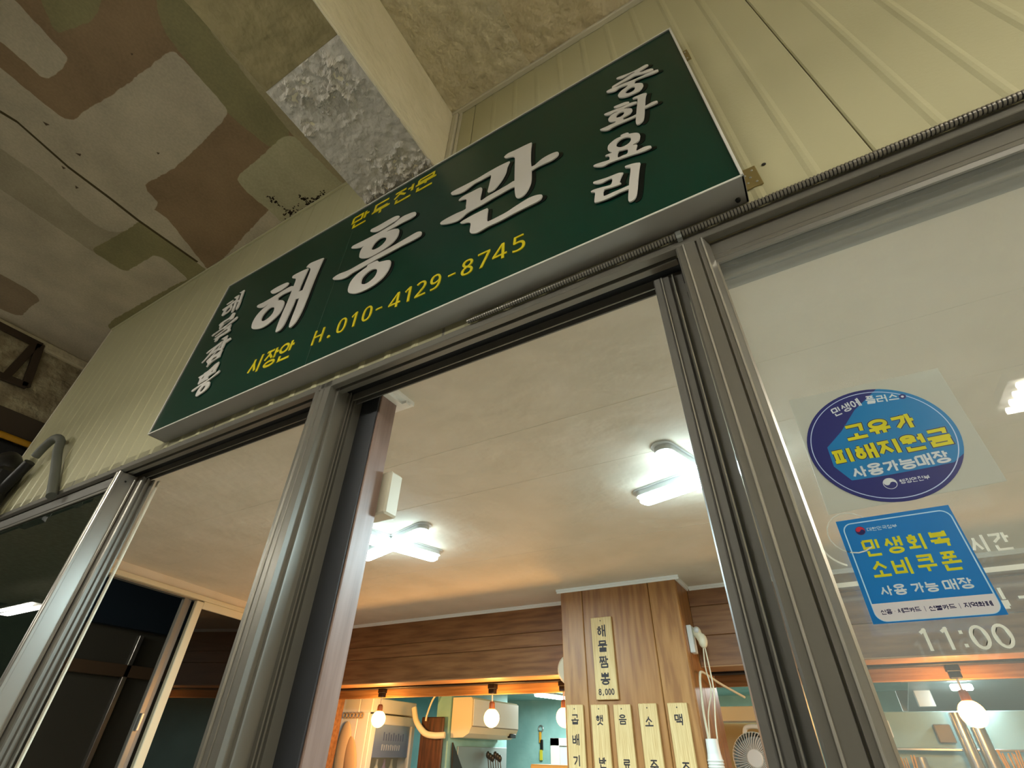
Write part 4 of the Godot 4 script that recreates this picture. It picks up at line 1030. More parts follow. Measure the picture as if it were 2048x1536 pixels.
	part("letter", letter_mesh("일", Rect2(0.184, 1.6462, 0.0195, 0.0222), 0.0032, zz0, zz1), vm, t)
	part("dash", bx(Vector3(0.2140, 1.6548, zz0), Vector3(0.2260, 1.6578, zz1)), vm, t)
	for e in [["1", 0.1025, 0.0125], ["1", 0.1238, 0.0125], [":", 0.1390, 0.011], ["0", 0.1508, 0.0192], ["0", 0.1720, 0.0192]]:
		part("digit" if e[0] != ":" else "colon", letter_mesh(e[0], Rect2(e[1], 1.6060, e[2], 0.0228), 0.0034, zz0, zz1), vm, t)
	var arc := MB.new()
	var pa := []
	for i in 17: pa.append(Vector2(0.0765, 1.757) + Vector2.from_angle(0.15 + 5.2 * i / 16.0) * 0.0285)
	band(arc, pa, 0.0016, zz0, zz1)
	part("ring_letter", arc, mat(Color(0.8, 0.82, 0.78), 0.6), t)
	pa = []
	for i in 13: pa.append(Vector2(0.075, 1.752) + Vector2.from_angle(PI * 1.02 + 1.05 * i / 12.0) * 0.042)
	arc = MB.new()
	band(arc, pa, 0.0024, zz0, zz1)
	part("arc", arc, vm, t)

# ---------------------------------------------------------------- lamps of the dining room
func arm_shape(l: float, w: float) -> PackedVector2Array:
	var o := PackedVector2Array()
	for i in 13: o.append(Vector2(l, 0) + Vector2.from_angle(-PI / 2 + PI * i / 12.0) * w)
	for i in 13: o.append(Vector2(-l, 0) + Vector2.from_angle(PI / 2 + PI * i / 12.0) * w)
	return o

func room_lights():
	var cool := Color(0.86, 0.97, 1.0)
	var tubes := glow(cool, 22.0)
	var base_m := mat(Color(0.8, 0.81, 0.8), 0.5)
	for e in [[Vector3(-2.055, 2.5, -1.325), "white cross shaped ceiling lamp beside the pillar, fully lit"], [Vector3(-0.255, 2.5, -1.285), "white cross shaped ceiling lamp half hidden behind the door leaf"]]:
		var t := thing("cross_ceiling_lamp", e[1], "lamp", e[0], deg_to_rad(-17))
		var down := Transform3D(Basis(Vector3(1, 0, 0), Vector3(0, 0, 1), Vector3(0, -1, 0)), Vector3.ZERO)
		for k in 2:
			var r := Transform3D(Basis(Vector3.UP, k * PI / 2), Vector3.ZERO) * down
			var b := MB.new()
			b.prism(arm_shape(0.31, 0.046), r, 0.0, 0.008)
			b.prism(arm_shape(0.30, 0.038), r, 0.008, 0.03)
			part("lamp_base", b, base_m, t)
			b = MB.new()
			b.prism(arm_shape(0.29, 0.034), r, 0.03, 0.056)
			b.prism(arm_shape(0.285, 0.025), r, 0.056, 0.066)
			part("lamp_tube", b, tubes, t)
		for k in 2:
			var bb := Basis(Vector3.UP, deg_to_rad(-17) + k * PI / 2) * Basis(Vector3.RIGHT, -PI / 2)
			area_light("cross_lamp_light", e[0] + Vector3(0, -0.07, 0), Vector2(0.56, 0.04), cool, 3.0, bb)
	# warm bulbs on the rail
	var warm := Color(1.0, 0.72, 0.40)
	var bulb_m := glow(Color(1.0, 0.74, 0.40), 14.0)
	var cap := mat(Color(0.45, 0.26, 0.13), 0.5)
	var who := ["round warm pendant bulb in front of the drinks fridge", "round warm pendant bulb in front of the air conditioner", "round warm pendant bulb half hidden by the menu column", "round warm pendant bulb seen through the fixed pane"]
	var bx_ := [-3.92, -2.646, -1.965, 0.62]
	for i in 4:
		var t := thing("pendant_bulb", who[i], "bulb", Vector3(bx_[i], 1.725, -3.455), 0.0, "warm bulbs hanging from the timber beam")
		var b := MB.new()
		b.box(Vector3(-0.035, 0.205, -0.03), Vector3(0.035, 0.24, 0.03), 0.004); b.box(Vector3(-0.03, 0.17, -0.025), Vector3(0.03, 0.206, 0.025), 0.004)
		part("rail_adapter", b, M.black, t)
		b = MB.new(); b.tube([Vector3(0, 0.17, 0), Vector3(0, 0.105, 0)], 0.006, 8)
		part("cord", b, M.ivory, t)
		b = MB.new(); b.lathe([Vector2(0, 0.115), Vector2(0.018, 0.112), Vector2(0.024, 0.098), Vector2(0.026, 0.062), Vector2(0.022, 0.045)].map(func(e): return e), Transform3D(), 18)
		part("socket", b, cap, t)
		b = MB.new(); b.ball(Vector3(0, -0.005, 0), Vector3(0.066, 0.068, 0.066))
		part("globe", b, bulb_m, t)
		omni(Vector3(bx_[i], 1.72, -3.455), warm, 0.62, 0.05, "bulb_light")

# ---------------------------------------------------------------- menu boards on the column
func board_mat(text: String, price: String, w: int, h: int, rows: Array, sd: int) -> StandardMaterial3D:
	var img := Image.create_empty(w, h, false, Image.FORMAT_RGB8)
	var n := FastNoiseLite.new(); n.frequency = 0.035; n.seed = sd; n.fractal_octaves = 4
	for y in h:
		for x in w:
			var k := n.get_noise_2d(x * 3.0, y * 0.05)
			var c := Color(0.85, 0.75, 0.54).lerp(Color(0.75, 0.62, 0.40), clampf(0.45 + k * 1.3, 0, 1))
			img.set_pixel(x, y, c)
	var dark := Color(0.13, 0.09, 0.10)
	for i in text.length():
		ink(img, text[i], Vector2(w * 0.29, rows[i] * h), Vector2(w * 0.40, 0), Vector2(0, w * 0.42), w * 0.062, dark, true)
	if price:
		for i in price.length():
			var cw := w * 0.15
			ink(img, price[i], Vector2(w * 0.5 + (i - price.length() / 2.0) * cw, rows[-1] * h), Vector2(cw * 0.86, 0), Vector2(0, w * 0.2), w * 0.04, dark, true)
	return img_mat(img, 0.6)

func menu_boards():
	var bx_ := [[-1.424, 1.779, 0.155, 0.499, "해물짬뽕", "8,000", [0.11, 0.305, 0.50, 0.70, 0.885], "large wooden menu board with the seafood noodle price, alone above the row"],
		[-1.643, 1.30, 0.121, 0.457, "곱배기", "1,000", [0.12, 0.36, 0.60, 0.80], "wooden menu board at the left end of the lower row, beside the bulb"],
		[-1.468, 1.30, 0.117, 0.455, "햇반", "1,500", [0.13, 0.615, 0.80], "second wooden menu board from the left in the lower row"],
		[-1.313, 1.30, 0.117, 0.453, "음료", "", [0.12, 0.625], "middle wooden menu board of the lower row of five"],
		[-1.146, 1.30, 0.119, 0.456, "소주", "", [0.15, 0.625], "fourth wooden menu board from the left in the lower row"],
		[-0.961, 1.30, 0.122, 0.456, "맥주", "", [0.13, 0.64], "wooden menu board at the right end of the lower row, nearest the cable"]]
	var k := 0
	for e in bx_:
		var t := thing("menu_board", e[7], "menu board", Vector3(e[0], e[1], -2.809), 0.0, "hand lettered wooden menu boards on the column")
		var w: float = e[2]; var h: float = e[3]
		part("board", bx(Vector3(0, 0, 0), Vector3(w, h, 0.016), 0.003), wood(Color(0.62, 0.48, 0.28), Color(0.74, 0.6, 0.38), Color(0.8, 0.67, 0.44), Vector3(6, 0.5, 6), 0.6, 30), t)
		var b := MB.new()
		b.quv(Vector3(0.003, 0.003, 0.0163), Vector3(w - 0.003, 0.003, 0.0163), Vector3(w - 0.003, h - 0.003, 0.0163), Vector3(0.003, h - 0.003, 0.0163))
		part("lettered_face", b, board_mat(e[4], e[5], 240, int(240 * h / w), e[6], 40 + k), t)
		var nail := MB.new(); nail.lathe([Vector2(0, 0.002), Vector2(0.0035, 0.0015), Vector2(0.004, 0)], Transform3D(Basis(Vector3(1, 0, 0), Vector3(0, 0, 1), Vector3(0, -1, 0)), Vector3(w * 0.47, h - 0.024, 0.0165)), 8)
		part("nail", nail, M.black, t)
		k += 1

# ---------------------------------------------------------------- loose things in the dining room
func room_things():
	solo("junction_box", bx(Vector3(-1.2, 2.072, -0.285), Vector3(-1.05, 2.214, -0.228), 0.006), M.trim_white, "white plastic box fixed to the back of the pillar near the lamp", "box")
	# outlet with plugs on the column's side
	var t := thing("wall_outlet", "white surface socket high on the column's right side", "outlet")
	part("socket_body", bx(Vector3(-0.784, 2.035, -2.98), Vector3(-0.752, 2.2, -2.895), 0.004), M.white, t)
	t = thing("plug_adapter", "ivory plug with thin cables pushed into the column's socket", "plug")
	var b := MB.new()
	b.ball(Vector3(-0.728, 2.158, -2.94), Vector3(0.028, 0.036, 0.03), 16, 10); b.ball(Vector3(-0.70, 2.105, -2.935), Vector3(0.03, 0.045, 0.03), 16, 10)
	b.tube([Vector3(-0.73, 2.16, -2.94), Vector3(-0.70, 2.1, -2.935)], 0.026, 12)
	part("plug_body", b, M.ivory, t)
	b = MB.new(); b.ball(Vector3(-0.724, 2.168, -2.915), Vector3(0.018, 0.018, 0.012), 12, 8)
	part("plug_cap", b, mat(Color(0.8, 0.8, 0.78), 0.2), t)
	var curve := func(p: Array) -> Array:
		var c := Curve3D.new(); c.bake_interval = 0.012
		for i in p.size():
			var d: Vector3 = (p[mini(i + 1, p.size() - 1)] - p[maxi(i - 1, 0)]) / 6.0
			c.add_point(p[i], -d, d)
		return Array(c.get_baked_points())
	M.curve = curve
	for e in [[[Vector3(-0.695, 2.07, -2.935), Vector3(-0.69, 1.95, -2.93), Vector3(-0.69, 1.82, -2.92), Vector3(-0.712, 1.66, -2.9), Vector3(-0.722, 1.55, -2.9)], 0.0045, "thin white cable hanging from the ivory plug, right strand"], [[Vector3(-0.705, 2.07, -2.935), Vector3(-0.715, 1.95, -2.93), Vector3(-0.705, 1.83, -2.92), Vector3(-0.745, 1.7, -2.9), Vector3(-0.765, 1.55, -2.9)], 0.0045, "thin white cable hanging from the ivory plug, left strand"], [[Vector3(-0.60, 1.83, -3.5), Vector3(-0.69, 1.885, -3.2), Vector3(-0.745, 1.93, -2.97), Vector3(-0.758, 1.9, -2.92), Vector3(-0.765, 1.8, -2.9), Vector3(-0.77, 1.7, -2.89), Vector3(-0.768, 1.55, -2.89)], 0.008, "thicker white cable looping from the beam down the column side"]]:
		var cb := MB.new(); cb.tube(curve.call(e[0]), e[1], 8)
		solo("cable", cb, M.ivory, e[2], "cable")
	# paper cup holder under the cables
	t = thing("cup_dispenser", "white ribbed cup dispenser tube under the hanging cables", "dispenser")
	b = MB.new()
	var prof := [Vector2(0.0, 0.0), Vector2(0.046, 0.0)]
	for i in 12: prof.append(Vector2(0.046, 0.005 + i * 0.014)); prof.append(Vector2(0.042, 0.011 + i * 0.014))
	prof.append(Vector2(0.038, 0.19)); prof.append(Vector2(0.034, 0.26)); prof.append(Vector2(0.0, 0.262))
	b.lathe(prof, Transform3D(Basis(), Vector3(-0.742, 1.318, -2.84)), 26)
	part("tube", b, M.white, t)
	# beige round thing on the column's back edge
	b = MB.new(); b.lathe([Vector2(0, 0.03), Vector2(0.085, 0.026), Vector2(0.1, 0.012), Vector2(0.1, 0)], Transform3D(Basis(Vector3(0, 1, 0), Vector3(0, 0, 1), Vector3(1, 0, 0)), Vector3(-1.70, 1.99, -3.02)), 30)
	solo("wall_speaker", b, M.ivory, "beige round cover peeking out left of the menu column", "cover")
	# fan
	t = thing("desk_fan", "white round desk fan with radial grille beside the door leaf", "fan", Vector3(-0.66, 1.42, -3.9), deg_to_rad(-8))
	var tilt := Transform3D(Basis(Vector3.RIGHT, PI / 2 - 0.15), Vector3(0, 0.06, 0))
	b = MB.new(); b.lathe([Vector2(0.155, 0.05), Vector2(0.165, 0.03), Vector2(0.165, -0.03), Vector2(0.13, -0.12), Vector2(0.06, -0.17), Vector2(0, -0.175)].map(func(e): return e), tilt, 40)
	part("housing", b, M.white, t)
	for i in 44:
		var a := TAU * i / 44
		b = MB.new(); b.tube([tilt * Vector3(cos(a) * 0.052, 0.062, sin(a) * 0.052), tilt * Vector3(cos(a + 0.12) * 0.11, 0.066, sin(a + 0.12) * 0.11), tilt * Vector3(cos(a + 0.2) * 0.16, 0.045, sin(a + 0.2) * 0.16)], 0.0028, 5, false)
		part("grille_bar", b, M.white, t)
	b = MB.new(); b.lathe([Vector2(0, 0.072), Vector2(0.05, 0.07), Vector2(0.056, 0.06), Vector2(0.05, 0.05)], tilt, 30)
	part("hub", b, mat(Color(0.9, 0.9, 0.88), 0.4), t)
	b = MB.new(); b.lathe([Vector2(0, 0.0), Vector2(0.14, 0.0)], tilt, 30)
	part("blade_disc", b, mat(Color(0.68, 0.67, 0.64), 0.6), t)
	b = MB.new(); b.tube(curve.call([tilt * Vector3(-0.07, -0.03, -0.14), tilt * Vector3(-0.05, -0.03, -0.2), tilt * Vector3(0.05, -0.03, -0.2), tilt * Vector3(0.07, -0.03, -0.14)]), 0.016, 10)
	part("handle", b, M.white, t)
	part("stand", bx(Vector3(-0.05, -0.5, -0.14), Vector3(0.05, -0.06, -0.06), 0.01), M.white, t)

# ---------------------------------------------------------------- kitchen behind the beam
func kitchen():
	var tl: Material = M.teal
	struct("wall_kitchen_back", bx(Vector3(-5.6, 0, -7.15), Vector3(2.6, 2.7, -7.0)), tl)
	struct("wall_kitchen_left", bx(Vector3(-5.7, 0, -7.15), Vector3(-5.55, 2.7, -3.6)), tl)
	struct("wall_kitchen_partition", bx(Vector3(-3.93, 0, -5.6), Vector3(-3.75, 2.7, -4.38)), tl)
	struct("ceiling_004", bx(Vector3(-5.7, 2.12, -7.1), Vector3(2.6, 2.2, -3.6)), tl, "pale teal kitchen ceiling")
	var cool := Color(0.95, 1.0, 0.98)
	for e in [[Vector3(-3.36, 2.12, -6.1), "glowing flush kitchen ceiling lamp behind the third bulb"], [Vector3(-0.6, 2.12, -5.4), "flush kitchen ceiling lamp behind the menu column"]]:
		var t := thing("kitchen_lamp", e[1], "lamp", e[0], PI / 2 - 0.2)
		part("lamp_base", bx(Vector3(-0.3, -0.02, -0.09), Vector3(0.3, 0.0, 0.09), 0.004), M.white, t)
		part("lamp_diffuser", bx(Vector3(-0.28, -0.05, -0.075), Vector3(0.28, -0.02, 0.075), 0.012), glow(cool, 20.0), t)
		area_light("kitchen_lamp_light", e[0] + Vector3(0, -0.055, 0), Vector2(0.55, 0.14), cool, 3.6, Basis(Vector3.UP, PI / 2 - 0.2) * Basis(Vector3.RIGHT, -PI / 2))
	# drinks fridge
	var t := thing("drinks_fridge", "white drinks fridge with a blue banner inside its glass door", "fridge", Vector3(-4.348, 0, -3.80), deg_to_rad(5))
	part("cabinet", bx(Vector3(-0.7, 0.05, -0.82), Vector3(-0.16, 1.93, 0.0), 0.012), M.white, t)
	var fs := MB.new()
	fs.box(Vector3(-0.161, 0.05, -0.03), Vector3(-0.03, 1.80, 0.0), 0.004); fs.box(Vector3(-0.161, 0.05, -0.82), Vector3(-0.03, 1.80, -0.79), 0.004); fs.box(Vector3(-0.161, 0.05, -0.79), Vector3(-0.03, 0.2, -0.03), 0.004)
	part("side_wall", fs, M.white, t)
	part("top_panel", bx(Vector3(-0.161, 1.80, -0.82), Vector3(0.0, 1.93, 0.0), 0.006), M.white, t)
	var dm := MB.new()
	dm.box(Vector3(-0.028, 1.70, -0.81), Vector3(0.02, 1.785, -0.01), 0.006); dm.box(Vector3(-0.028, 0.2, -0.09), Vector3(0.02, 1.71, -0.01), 0.006); dm.box(Vector3(-0.028, 0.2, -0.81), Vector3(0.02, 1.71, -0.745), 0.006)
	part("door_frame", dm, M.white, t)
	part("inner_back", bx(Vector3(-0.159, 0.2, -0.79), Vector3(-0.155, 1.79, -0.03)), mat(Color(0.3, 0.31, 0.32), 0.4), t)
	part("wire_shelf", bx(Vector3(-0.155, 1.165, -0.78), Vector3(-0.035, 1.175, -0.04), 0.002), M.steel, t)
	var ban := Image.create_empty(256, 128, false, Image.FORMAT_RGB8)
	for y in 128:
		for x in 256: ban.set_pixel(x, y, Color(0.30, 0.40, 0.62).lerp(Color(0.60, 0.68, 0.80), clampf(1.0 - y / 90.0, 0, 1)))
	for i in 9:
		fill(ban, PackedVector2Array([Vector2(70 + i * 17, 30 + (i * 7) % 13), Vector2(78 + i * 17, 28 + (i * 7) % 13), Vector2(80 + i * 17, 62), Vector2(72 + i * 17, 64)]), Color(0.16, 0.24, 0.52))
		fill(ban, PackedVector2Array([Vector2(66 + i * 15, 78), Vector2(76 + i * 15, 76 + (i * 5) % 9), Vector2(74 + i * 15, 100), Vector2(68 + i * 15, 102)]), Color(0.72, 0.77, 0.87))
	var bb := MB.new(); bb.quv(Vector3(-0.006, 1.42, -0.09), Vector3(-0.006, 1.42, -0.745), Vector3(-0.006, 1.70, -0.745), Vector3(-0.006, 1.70, -0.09))
	part("banner", bb, img_mat(ban, 0.4), t)
	part("door_pane", bx(Vector3(0.0, 0.2, -0.75), Vector3(0.004, 1.71, -0.08)), M.glass, t)
	for k in 4:
		var bo := MB.new()
		bo.lathe([Vector2(0, 0), Vector2(0.03, 0.0), Vector2(0.032, 0.01), Vector2(0.032, 0.13), Vector2(0.013, 0.18), Vector2(0.013, 0.23), Vector2(0, 0.23)], Transform3D(Basis(), Vector3.ZERO), 14)
		var q := solo("bottle", bo, mat([Color(0.5, 0.6, 0.52), Color(0.7, 0.72, 0.7), Color(0.45, 0.4, 0.6), Color(0.62, 0.66, 0.62)][k], 0.25), ["green bottle nearest the front edge inside the fridge", "clear bottle second from the front in the fridge", "purple tinted bottle third from the front in the fridge", "pale bottle furthest back in the fridge"][k], "bottle", "bottles in the drinks fridge")
		q.position = t.transform * Vector3(-0.09, 1.176, -0.2 - k * 0.13)
	# fabric mitt hanging on the fridge side
	var m := thing("oven_mitts", "cream cloth oven mitts hanging on the fridge's side panel", "oven mitts", Vector3(-4.56, 1.3, -3.765))
	var mb := MB.new(); mb.ball(Vector3(-0.06, 0.16, 0.012), Vector3(0.10, 0.26, 0.03), 20, 12); part("mitt", mb, mat(Color(0.8, 0.7, 0.54), 0.9), m)
	mb = MB.new(); mb.ball(Vector3(0.08, 0.06, 0.014), Vector3(0.085, 0.24, 0.03), 20, 12, Basis(Vector3.BACK, 0.25)); part("mitt", mb, mat(Color(0.74, 0.62, 0.46), 0.9), m)
	mb = MB.new()
	for i in 6: mb.tube(circle_loop(Vector3(-0.12 + i * 0.05, 0.47, 0.01), 0.022, 14), 0.006, 6, false)
	part("hook_row", mb, mat(Color(0.68, 0.58, 0.42), 0.6), m)
	# air conditioner
	t = thing("air_conditioner", "white wall mounted air conditioner with warm lit end panel", "air conditioner", Vector3(-3.48, 1.60, -4.40))
	var prof := PackedVector2Array([Vector2(-0.26, 0.36), Vector2(-0.02, 0.36), Vector2(0.0, 0.34), Vector2(0.0, 0.10), Vector2(-0.03, 0.04), Vector2(-0.10, 0.005), Vector2(-0.26, 0.0)])
	var ab := MB.new(); ab.prism(prof, Transform3D(), -1.0, 0.0)
	part("case", ab, M.ivory, t)
	part("front_panel", bx(Vector3(0.0005, 0.105, -0.99), Vector3(0.012, 0.345, -0.012), 0.005), M.white, t)
	part("louvre", bx(Vector3(-0.05, 0.02, -0.97), Vector3(-0.01, 0.06, -0.84), 0.004), M.black, t)
	part("seam", bx(Vector3(0.0, 0.097, -0.99), Vector3(0.008, 0.103, -0.012)), mat(Color(0.5, 0.5, 0.48), 0.5), t)
	# brown board and insulated pipe
	solo("brown_board", bx(Vector3(-4.08, 0.4, -4.34), Vector3(-3.78, 1.78, -4.31), 0.01), M.brown, "dark brown board standing between fridge and air conditioner", "board")
	var pp := MB.new(); pp.tube(M.curve.call([Vector3(-4.16, 1.86, -4.26), Vector3(-4.10, 1.74, -4.25), Vector3(-3.98, 1.64, -4.25), Vector3(-3.86, 1.615, -4.26), Vector3(-3.74, 1.62, -4.3)]), 0.03, 12)
	solo("insulated_pipe", pp, M.ivory, "cream insulated pipe bending past the brown board to the air conditioner", "pipe")
	pp = MB.new(); pp.tube(M.curve.call([Vector3(-3.80, 2.02, -4.25), Vector3(-3.90, 1.94, -4.25), Vector3(-3.97, 1.80, -4.26), Vector3(-3.98, 1.74, -4.26)]), 0.010, 8)
	solo("power_cord", pp, M.ivory, "thin cream cord dropping behind the brown board", "cord")
	# steel backsplash, hood edge, whisks
	solo("steel_backsplash", bx(Vector3(-3.749, 0.6, -5.58), Vector3(-3.735, 1.53, -4.55), 0.003), M.steel_dull, "brushed steel backsplash under the air conditioner", "backsplash")
	var hb := MB.new(); hb.prism(PackedVector2Array([Vector2(0, 0), Vector2(0.55, -0.6), Vector2(0.05, -0.6)]), Transform3D(Basis(Vector3(0, 0, -1), Vector3(0, 1, 0), Vector3(1, 0, 0)), Vector3(-3.73, 1.56, -4.42)), 0.0, 0.02)
	solo("dark_hood_panel", hb, mat(Color(0.16, 0.15, 0.14), 0.4), "dark triangular hood panel left of the steel backsplash", "panel")
	var wk := thing("utensil_bunch", "bunch of metal utensils hanging against the steel backsplash", "utensils")
	for i in 6:
		var ub := MB.new(); var x := -3.70 + i * 0.032
		ub.tube([Vector3(x, 1.46 - 0.015 * (i % 3), -5.1), Vector3(x + 0.02, 1.32, -5.1)], 0.006, 6); ub.ball(Vector3(x, 1.46 - 0.015 * (i % 3), -5.1), Vector3(0.024, 0.035, 0.018), 12, 8)
		part("utensil", ub, mat(Color(0.3, 0.29, 0.27), 0.3, 0.7), wk)
	# hanging tool, white door frame, cream box
	var hg := thing("hanging_opener", "yellow and black tool hanging from a grey hook on the teal wall", "tool", Vector3(-3.98, 1.58, -6.98))
	var gb := MB.new(); gb.tube(circle_loop(Vector3(0, 0.19, 0), 0.035, 18), 0.01, 8, false); part("hook", gb, M.steel, hg)
	gb = MB.new(); gb.box(Vector3(-0.03, 0.02, -0.012), Vector3(0.005, 0.15, 0.012), 0.005); part("handle", gb, mat(Color(0.8, 0.58, 0.12), 0.5), hg)
	gb = MB.new(); gb.box(Vector3(-0.015, -0.06, -0.012), Vector3(0.03, 0.06, 0.012), 0.005); part("grip", gb, M.black, hg)
	gb = MB.new(); gb.box(Vector3(-0.025, -0.18, -0.012), Vector3(0.02, -0.06, 0.012), 0.005); part("level", gb, mat(Color(0.72, 0.7, 0.2), 0.5), hg)
	var d2 := struct_root("door_2", "white kitchen door frame behind the menu column")
	part("frame", bx(Vector3(-3.82, 0, -7.0), Vector3(-3.68, 1.66, -6.95), 0.004), M.white, d2); part("frame", bx(Vector3(-3.82, 1.57, -7.0), Vector3(-2.9, 1.66, -6.95), 0.004), M.white, d2)
	part("leaf", bx(Vector3(-3.68, 0, -7.0), Vector3(-2.9, 1.57, -6.975), 0.003), mat(Color(0.75, 0.8, 0.8), 0.5), d2)
	solo("cream_box", bx(Vector3(-3.05, 1.0, -5.1), Vector3(-2.62, 1.395, -4.9), 0.012), mat(Color(0.86, 0.74, 0.5), 0.5), "cream box lit warm just left of the menu column", "box")
	# seen right of the column: white cupboard and olive panel
	solo("white_shelf_unit", bx(Vector3(-1.2, 1.73, -4.6), Vector3(-0.55, 1.83, -4.3), 0.004), M.white, "white shelf box above the desk fan", "shelf")
	solo("olive_panel", bx(Vector3(-1.3, 1.0, -4.66), Vector3(-0.5, 1.73, -4.62), 0.004), mat(Color(0.55, 0.5, 0.36), 0.6), "olive brown panel behind the desk fan", "panel")
	# extractor and shelf seen through the fixed pane
	var ex := thing("extractor_hood", "pale grey steel extractor hood over the cooking line", "hood")
	part("canopy_lip", bx(Vector3(0.40, 1.958, -4.32), Vector3(2.58, 2.0, -4.27), 0.004), M.steel_dull, ex)
	var hp := MB.new(); hp.prism(PackedVector2Array([Vector2(-4.33, 1.985), Vector2(-4.35, 1.985), Vector2(-5.4, 1.86), Vector2(-5.4, 1.84)]), Transform3D(Basis(Vector3(0, 0, 1), Vector3(0, 1, 0), Vector3(-1, 0, 0)), Vector3.ZERO), -2.58, -0.46)
	part("inner_slope", hp, M.steel_dull, ex)
	part("inner_back", bx(Vector3(0.42, 1.80, -5.45), Vector3(2.58, 2.0, -5.4), 0.003), M.steel_dull, ex)
	part("hood_lamp", bx(Vector3(0.70, 1.91, -4.44), Vector3(0.83, 1.95, -4.40), 0.008), glow(cool, 22.0), ex)
	area_light("hood_light", Vector3(0.765, 1.90, -4.41), Vector2(0.12, 0.03), cool, 0.45, Basis(Vector3.RIGHT, -PI / 2 + 0.5))
	part("duct", bx(Vector3(0.49, 1.83, -4.75), Vector3(0.60, 1.99, -4.68), 0.004), M.steel_dull, ex)
	part("filter_rail", bx(Vector3(0.42, 1.79, -5.3), Vector3(2.58, 1.82, -5.24), 0.003), M.steel_dull, ex)
	solo("steel_shelf", bx(Vector3(0.1, 1.555, -4.45), Vector3(2.58, 1.57, -4.34), 0.003), M.steel, "steel shelf behind the chopstick holders", "shelf")
	struct("wall_kitchen_pier", bx(Vector3(0.05, 0, -4.6), Vector3(2.58, 1.79, -4.46), 0.004), mat(Color(0.58, 0.71, 0.72), 0.6))
	solo("dark_box", bx(Vector3(0.50, 1.60, -4.46), Vector3(0.60, 1.71, -4.40), 0.006), mat(Color(0.33, 0.3, 0.26), 0.4), "dark grey box on the pale tiled wall beside the spiral duct", "box")
	solo("kitchen_socket", bx(Vector3(0.185, 1.63, -4.46), Vector3(0.24, 1.735, -4.44), 0.004), M.white, "white socket plate low beside the fixed pane's post", "outlet")
	for e in [[0.64, 1.76, 0.04, "spiral steel duct pipe leaning below the right hand bulb"], [0.73, 1.70, 0.042, "second dull steel pipe right of the spiral duct"], [0.34, 1.52, 0.035, "short steel cylinder beside the left chopstick holder"], [0.95, 1.56, 0.04, "ribbed steel cylinder left of the right chopstick bunch"]]:
		var path := []; var rr := []
		var y: float = 1.0
		while y < e[1]:
			path.append(Vector3(e[0], y, -4.28)); rr.append(e[2]); path.append(Vector3(e[0], y + 0.014, -4.28)); rr.append(e[2] * 0.95); y += 0.028
		var sb := MB.new(); sb.tube(path, e[2], 16, true, rr)
		solo("steel_pipe", sb, M.steel, e[3], "pipe")
	var stick := mat(Color(0.80, 0.6, 0.3), 0.6)
	for g in [[0.25, 1.525, 9, "left"], [0.82, 1.56, 12, "right"]]:
		var cup := MB.new(); cup.lathe([Vector2(0.0, 0.0), Vector2(0.055, 0.0), Vector2(0.06, 0.2), Vector2(0.055, 0.2), Vector2(0.05, 0.02), Vector2(0, 0.02)], Transform3D(Basis(), Vector3(g[0], 1.2, -4.2)), 18)
		solo("chopstick_holder", cup, M.steel, "steel cup holding the %s hand bunch of wooden chopsticks" % g[3], "holder")
		for i in g[2]:
			var a: float = i * 2.4
			var st := MB.new()
			st.tube([Vector3(0, 0, 0), Vector3(cos(a) * 0.035, g[1] + 0.012 * sin(i * 5.0) - 1.23, sin(a) * 0.03)], 0.0042, 6)
			var o := solo("chopstick", st, stick, "wooden chopstick standing in the %s hand steel cup" % g[3], "chopstick", "%s bunch of chopsticks" % g[3])
			o.position = Vector3(g[0] + cos(a) * 0.02, 1.225, -4.2 + sin(a) * 0.02)

func circle_loop(c: Vector3, r: float, n: int) -> Array:
	var o := []
	for i in n + 1: o.append(c + Vector3(cos(TAU * i / n) * r, sin(TAU * i / n) * r, 0))
	return o

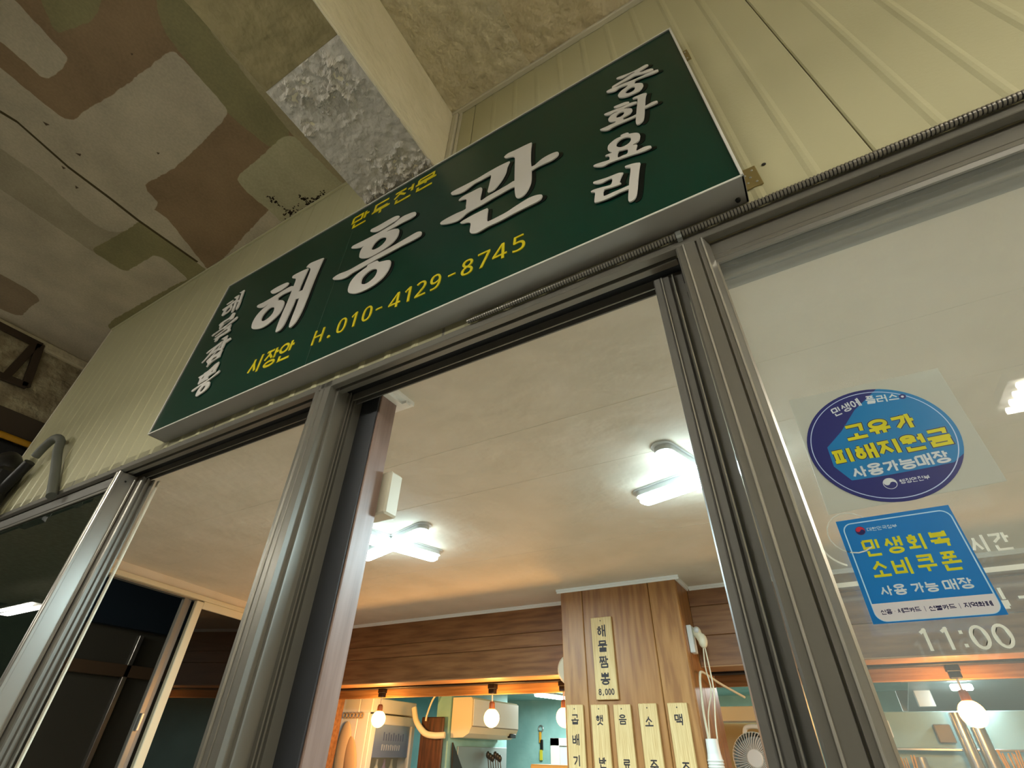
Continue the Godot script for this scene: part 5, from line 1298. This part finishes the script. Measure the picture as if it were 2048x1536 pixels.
# ---------------------------------------------------------------- things in the hall
func hall_things():
	# lintel with steel bracket and yellow pipe at the far left
	var li := struct_root("wall_lintel", "bare concrete lintel over the side alley")
	part("lintel_face", bx(Vector3(-5.0, 3.24, -6.9), Vector3(-4.62, 3.98, 0.62), 0.01), M.concrete, li)
	part("plaster_fillet", bx(Vector3(-4.64, 3.91, -6.9), Vector3(-4.585, 3.98, 0.62), 0.01), M.plaster, li)
	part("soot_band", bx(Vector3(-4.63, 3.24, -6.9), Vector3(-4.612, 3.40, 0.62), 0.004), mat(Color(0.28, 0.24, 0.19), 0.9), li)
	var b := MB.new(); b.tube([Vector3(-4.58, 3.215, -6.0), Vector3(-4.58, 3.2, 0.6)], 0.022, 12)
	solo("yellow_pipe", b, mat(Color(0.75, 0.55, 0.06), 0.5), "yellow gas pipe under the concrete lintel", "pipe")
	struct("wall_alley_soffit", bx(Vector3(-7.0, 3.0, -6.9), Vector3(-4.66, 3.2, 0.6)), M.dark)
	var t := thing("steel_bracket", "rusty steel angle bracket fixed to the concrete lintel", "bracket")
	var fr := mat(Color(0.27, 0.22, 0.17), 0.6, 0.4)
	for e in [[Vector3(-4.585, 3.92, 0.6), Vector3(-4.585, 3.92, 0.19)], [Vector3(-4.585, 3.93, 0.2), Vector3(-4.585, 3.58, 0.115)], [Vector3(-4.585, 3.90, 0.225), Vector3(-4.585, 3.6, 0.24)], [Vector3(-4.585, 3.59, 0.11), Vector3(-4.585, 3.56, 0.6)]]:
		var d: Vector3 = (e[1] - e[0]); var l := d.length(); d = d.normalized()
		var s := MB.new()
		s.box(Vector3(-0.012, -0.025, 0), Vector3(0.012, 0.025, l), 0.002, Transform3D(Basis(Vector3(1, 0, 0), d.cross(Vector3(1, 0, 0)), d), e[0]))
		part("angle_bar", s, fr, t)
	# gas regulator and hose at the panel's foot
	t = thing("gas_regulator", "black gas regulator with a small label beside the left panel edge", "gas regulator")
	b = MB.new(); b.box(Vector3(-3.86, 2.47, 0.02), Vector3(-3.66, 2.72, 0.14), 0.03); b.ball(Vector3(-3.84, 2.72, 0.08), Vector3(0.15, 0.13, 0.08), 18, 10)
	part("body", b, mat(Color(0.05, 0.05, 0.045), 0.4), t)
	b = MB.new(); b.tube([Vector3(-3.78, 2.48, 0.06), Vector3(-3.62, 2.64, 0.055), Vector3(-3.545, 2.73, 0.05)], 0.026, 12); part("pipe_stub", b, M.black, t)
	part("label_plate", bx(Vector3(-3.74, 2.53, 0.14), Vector3(-3.68, 2.62, 0.146), 0.002), mat(Color(0.5, 0.5, 0.5), 0.5), t)
	b = MB.new(); b.tube(M.curve.call([Vector3(-3.52, 2.76, 0.05), Vector3(-3.47, 2.815, 0.05), Vector3(-3.38, 2.84, 0.05), Vector3(-3.29, 2.80, 0.045), Vector3(-3.24, 2.72, 0.04), Vector3(-3.12, 2.58, 0.03), Vector3(-2.985, 2.425, 0.024)]), 0.021, 12)
	solo("grey_hose", b, mat(Color(0.36, 0.37, 0.34), 0.6), "bent grey conduit hose arching over the left panel's lower corner", "hose")
	# fluorescent lamps of the hall, behind the camera, seen as reflections in the glass
	var cool := Color(1.0, 0.98, 0.925)
	for at in [Vector3(1.78, 3.0, 2.15), Vector3(-1.6, 3.0, 2.15), Vector3(-5.0, 3.0, 2.15), Vector3(-9.95, 3.0, 2.15), Vector3(-13.4, 3.0, 2.15), Vector3(3.3, 3.3, 1.2)]:
		var x: float = at.x
		t = thing("hall_lamp", "twin tube fluorescent lamp hanging over the market hall", "lamp", at, 0.0, "fluorescent lamps along the hall")
		part("lamp_case", bx(Vector3(-0.62, 0.02, -0.12), Vector3(0.62, 0.07, 0.12), 0.006), M.white, t)
		for z in [-0.085, 0.085]:
			b = MB.new(); b.tube([Vector3(-0.58, 0, z), Vector3(0.58, 0, z)], 0.016, 12)
			part("lamp_tube", b, glow(cool, 90.0 if x < 0 else (80.0 if x < 2 else 270.0)), t)
		area_light("hall_lamp_light", at - Vector3(0, 0.025, 0), Vector2(1.16, 0.14), cool, 1.1 if x > 0 else 0.9, Basis(Vector3.RIGHT, -PI / 2))
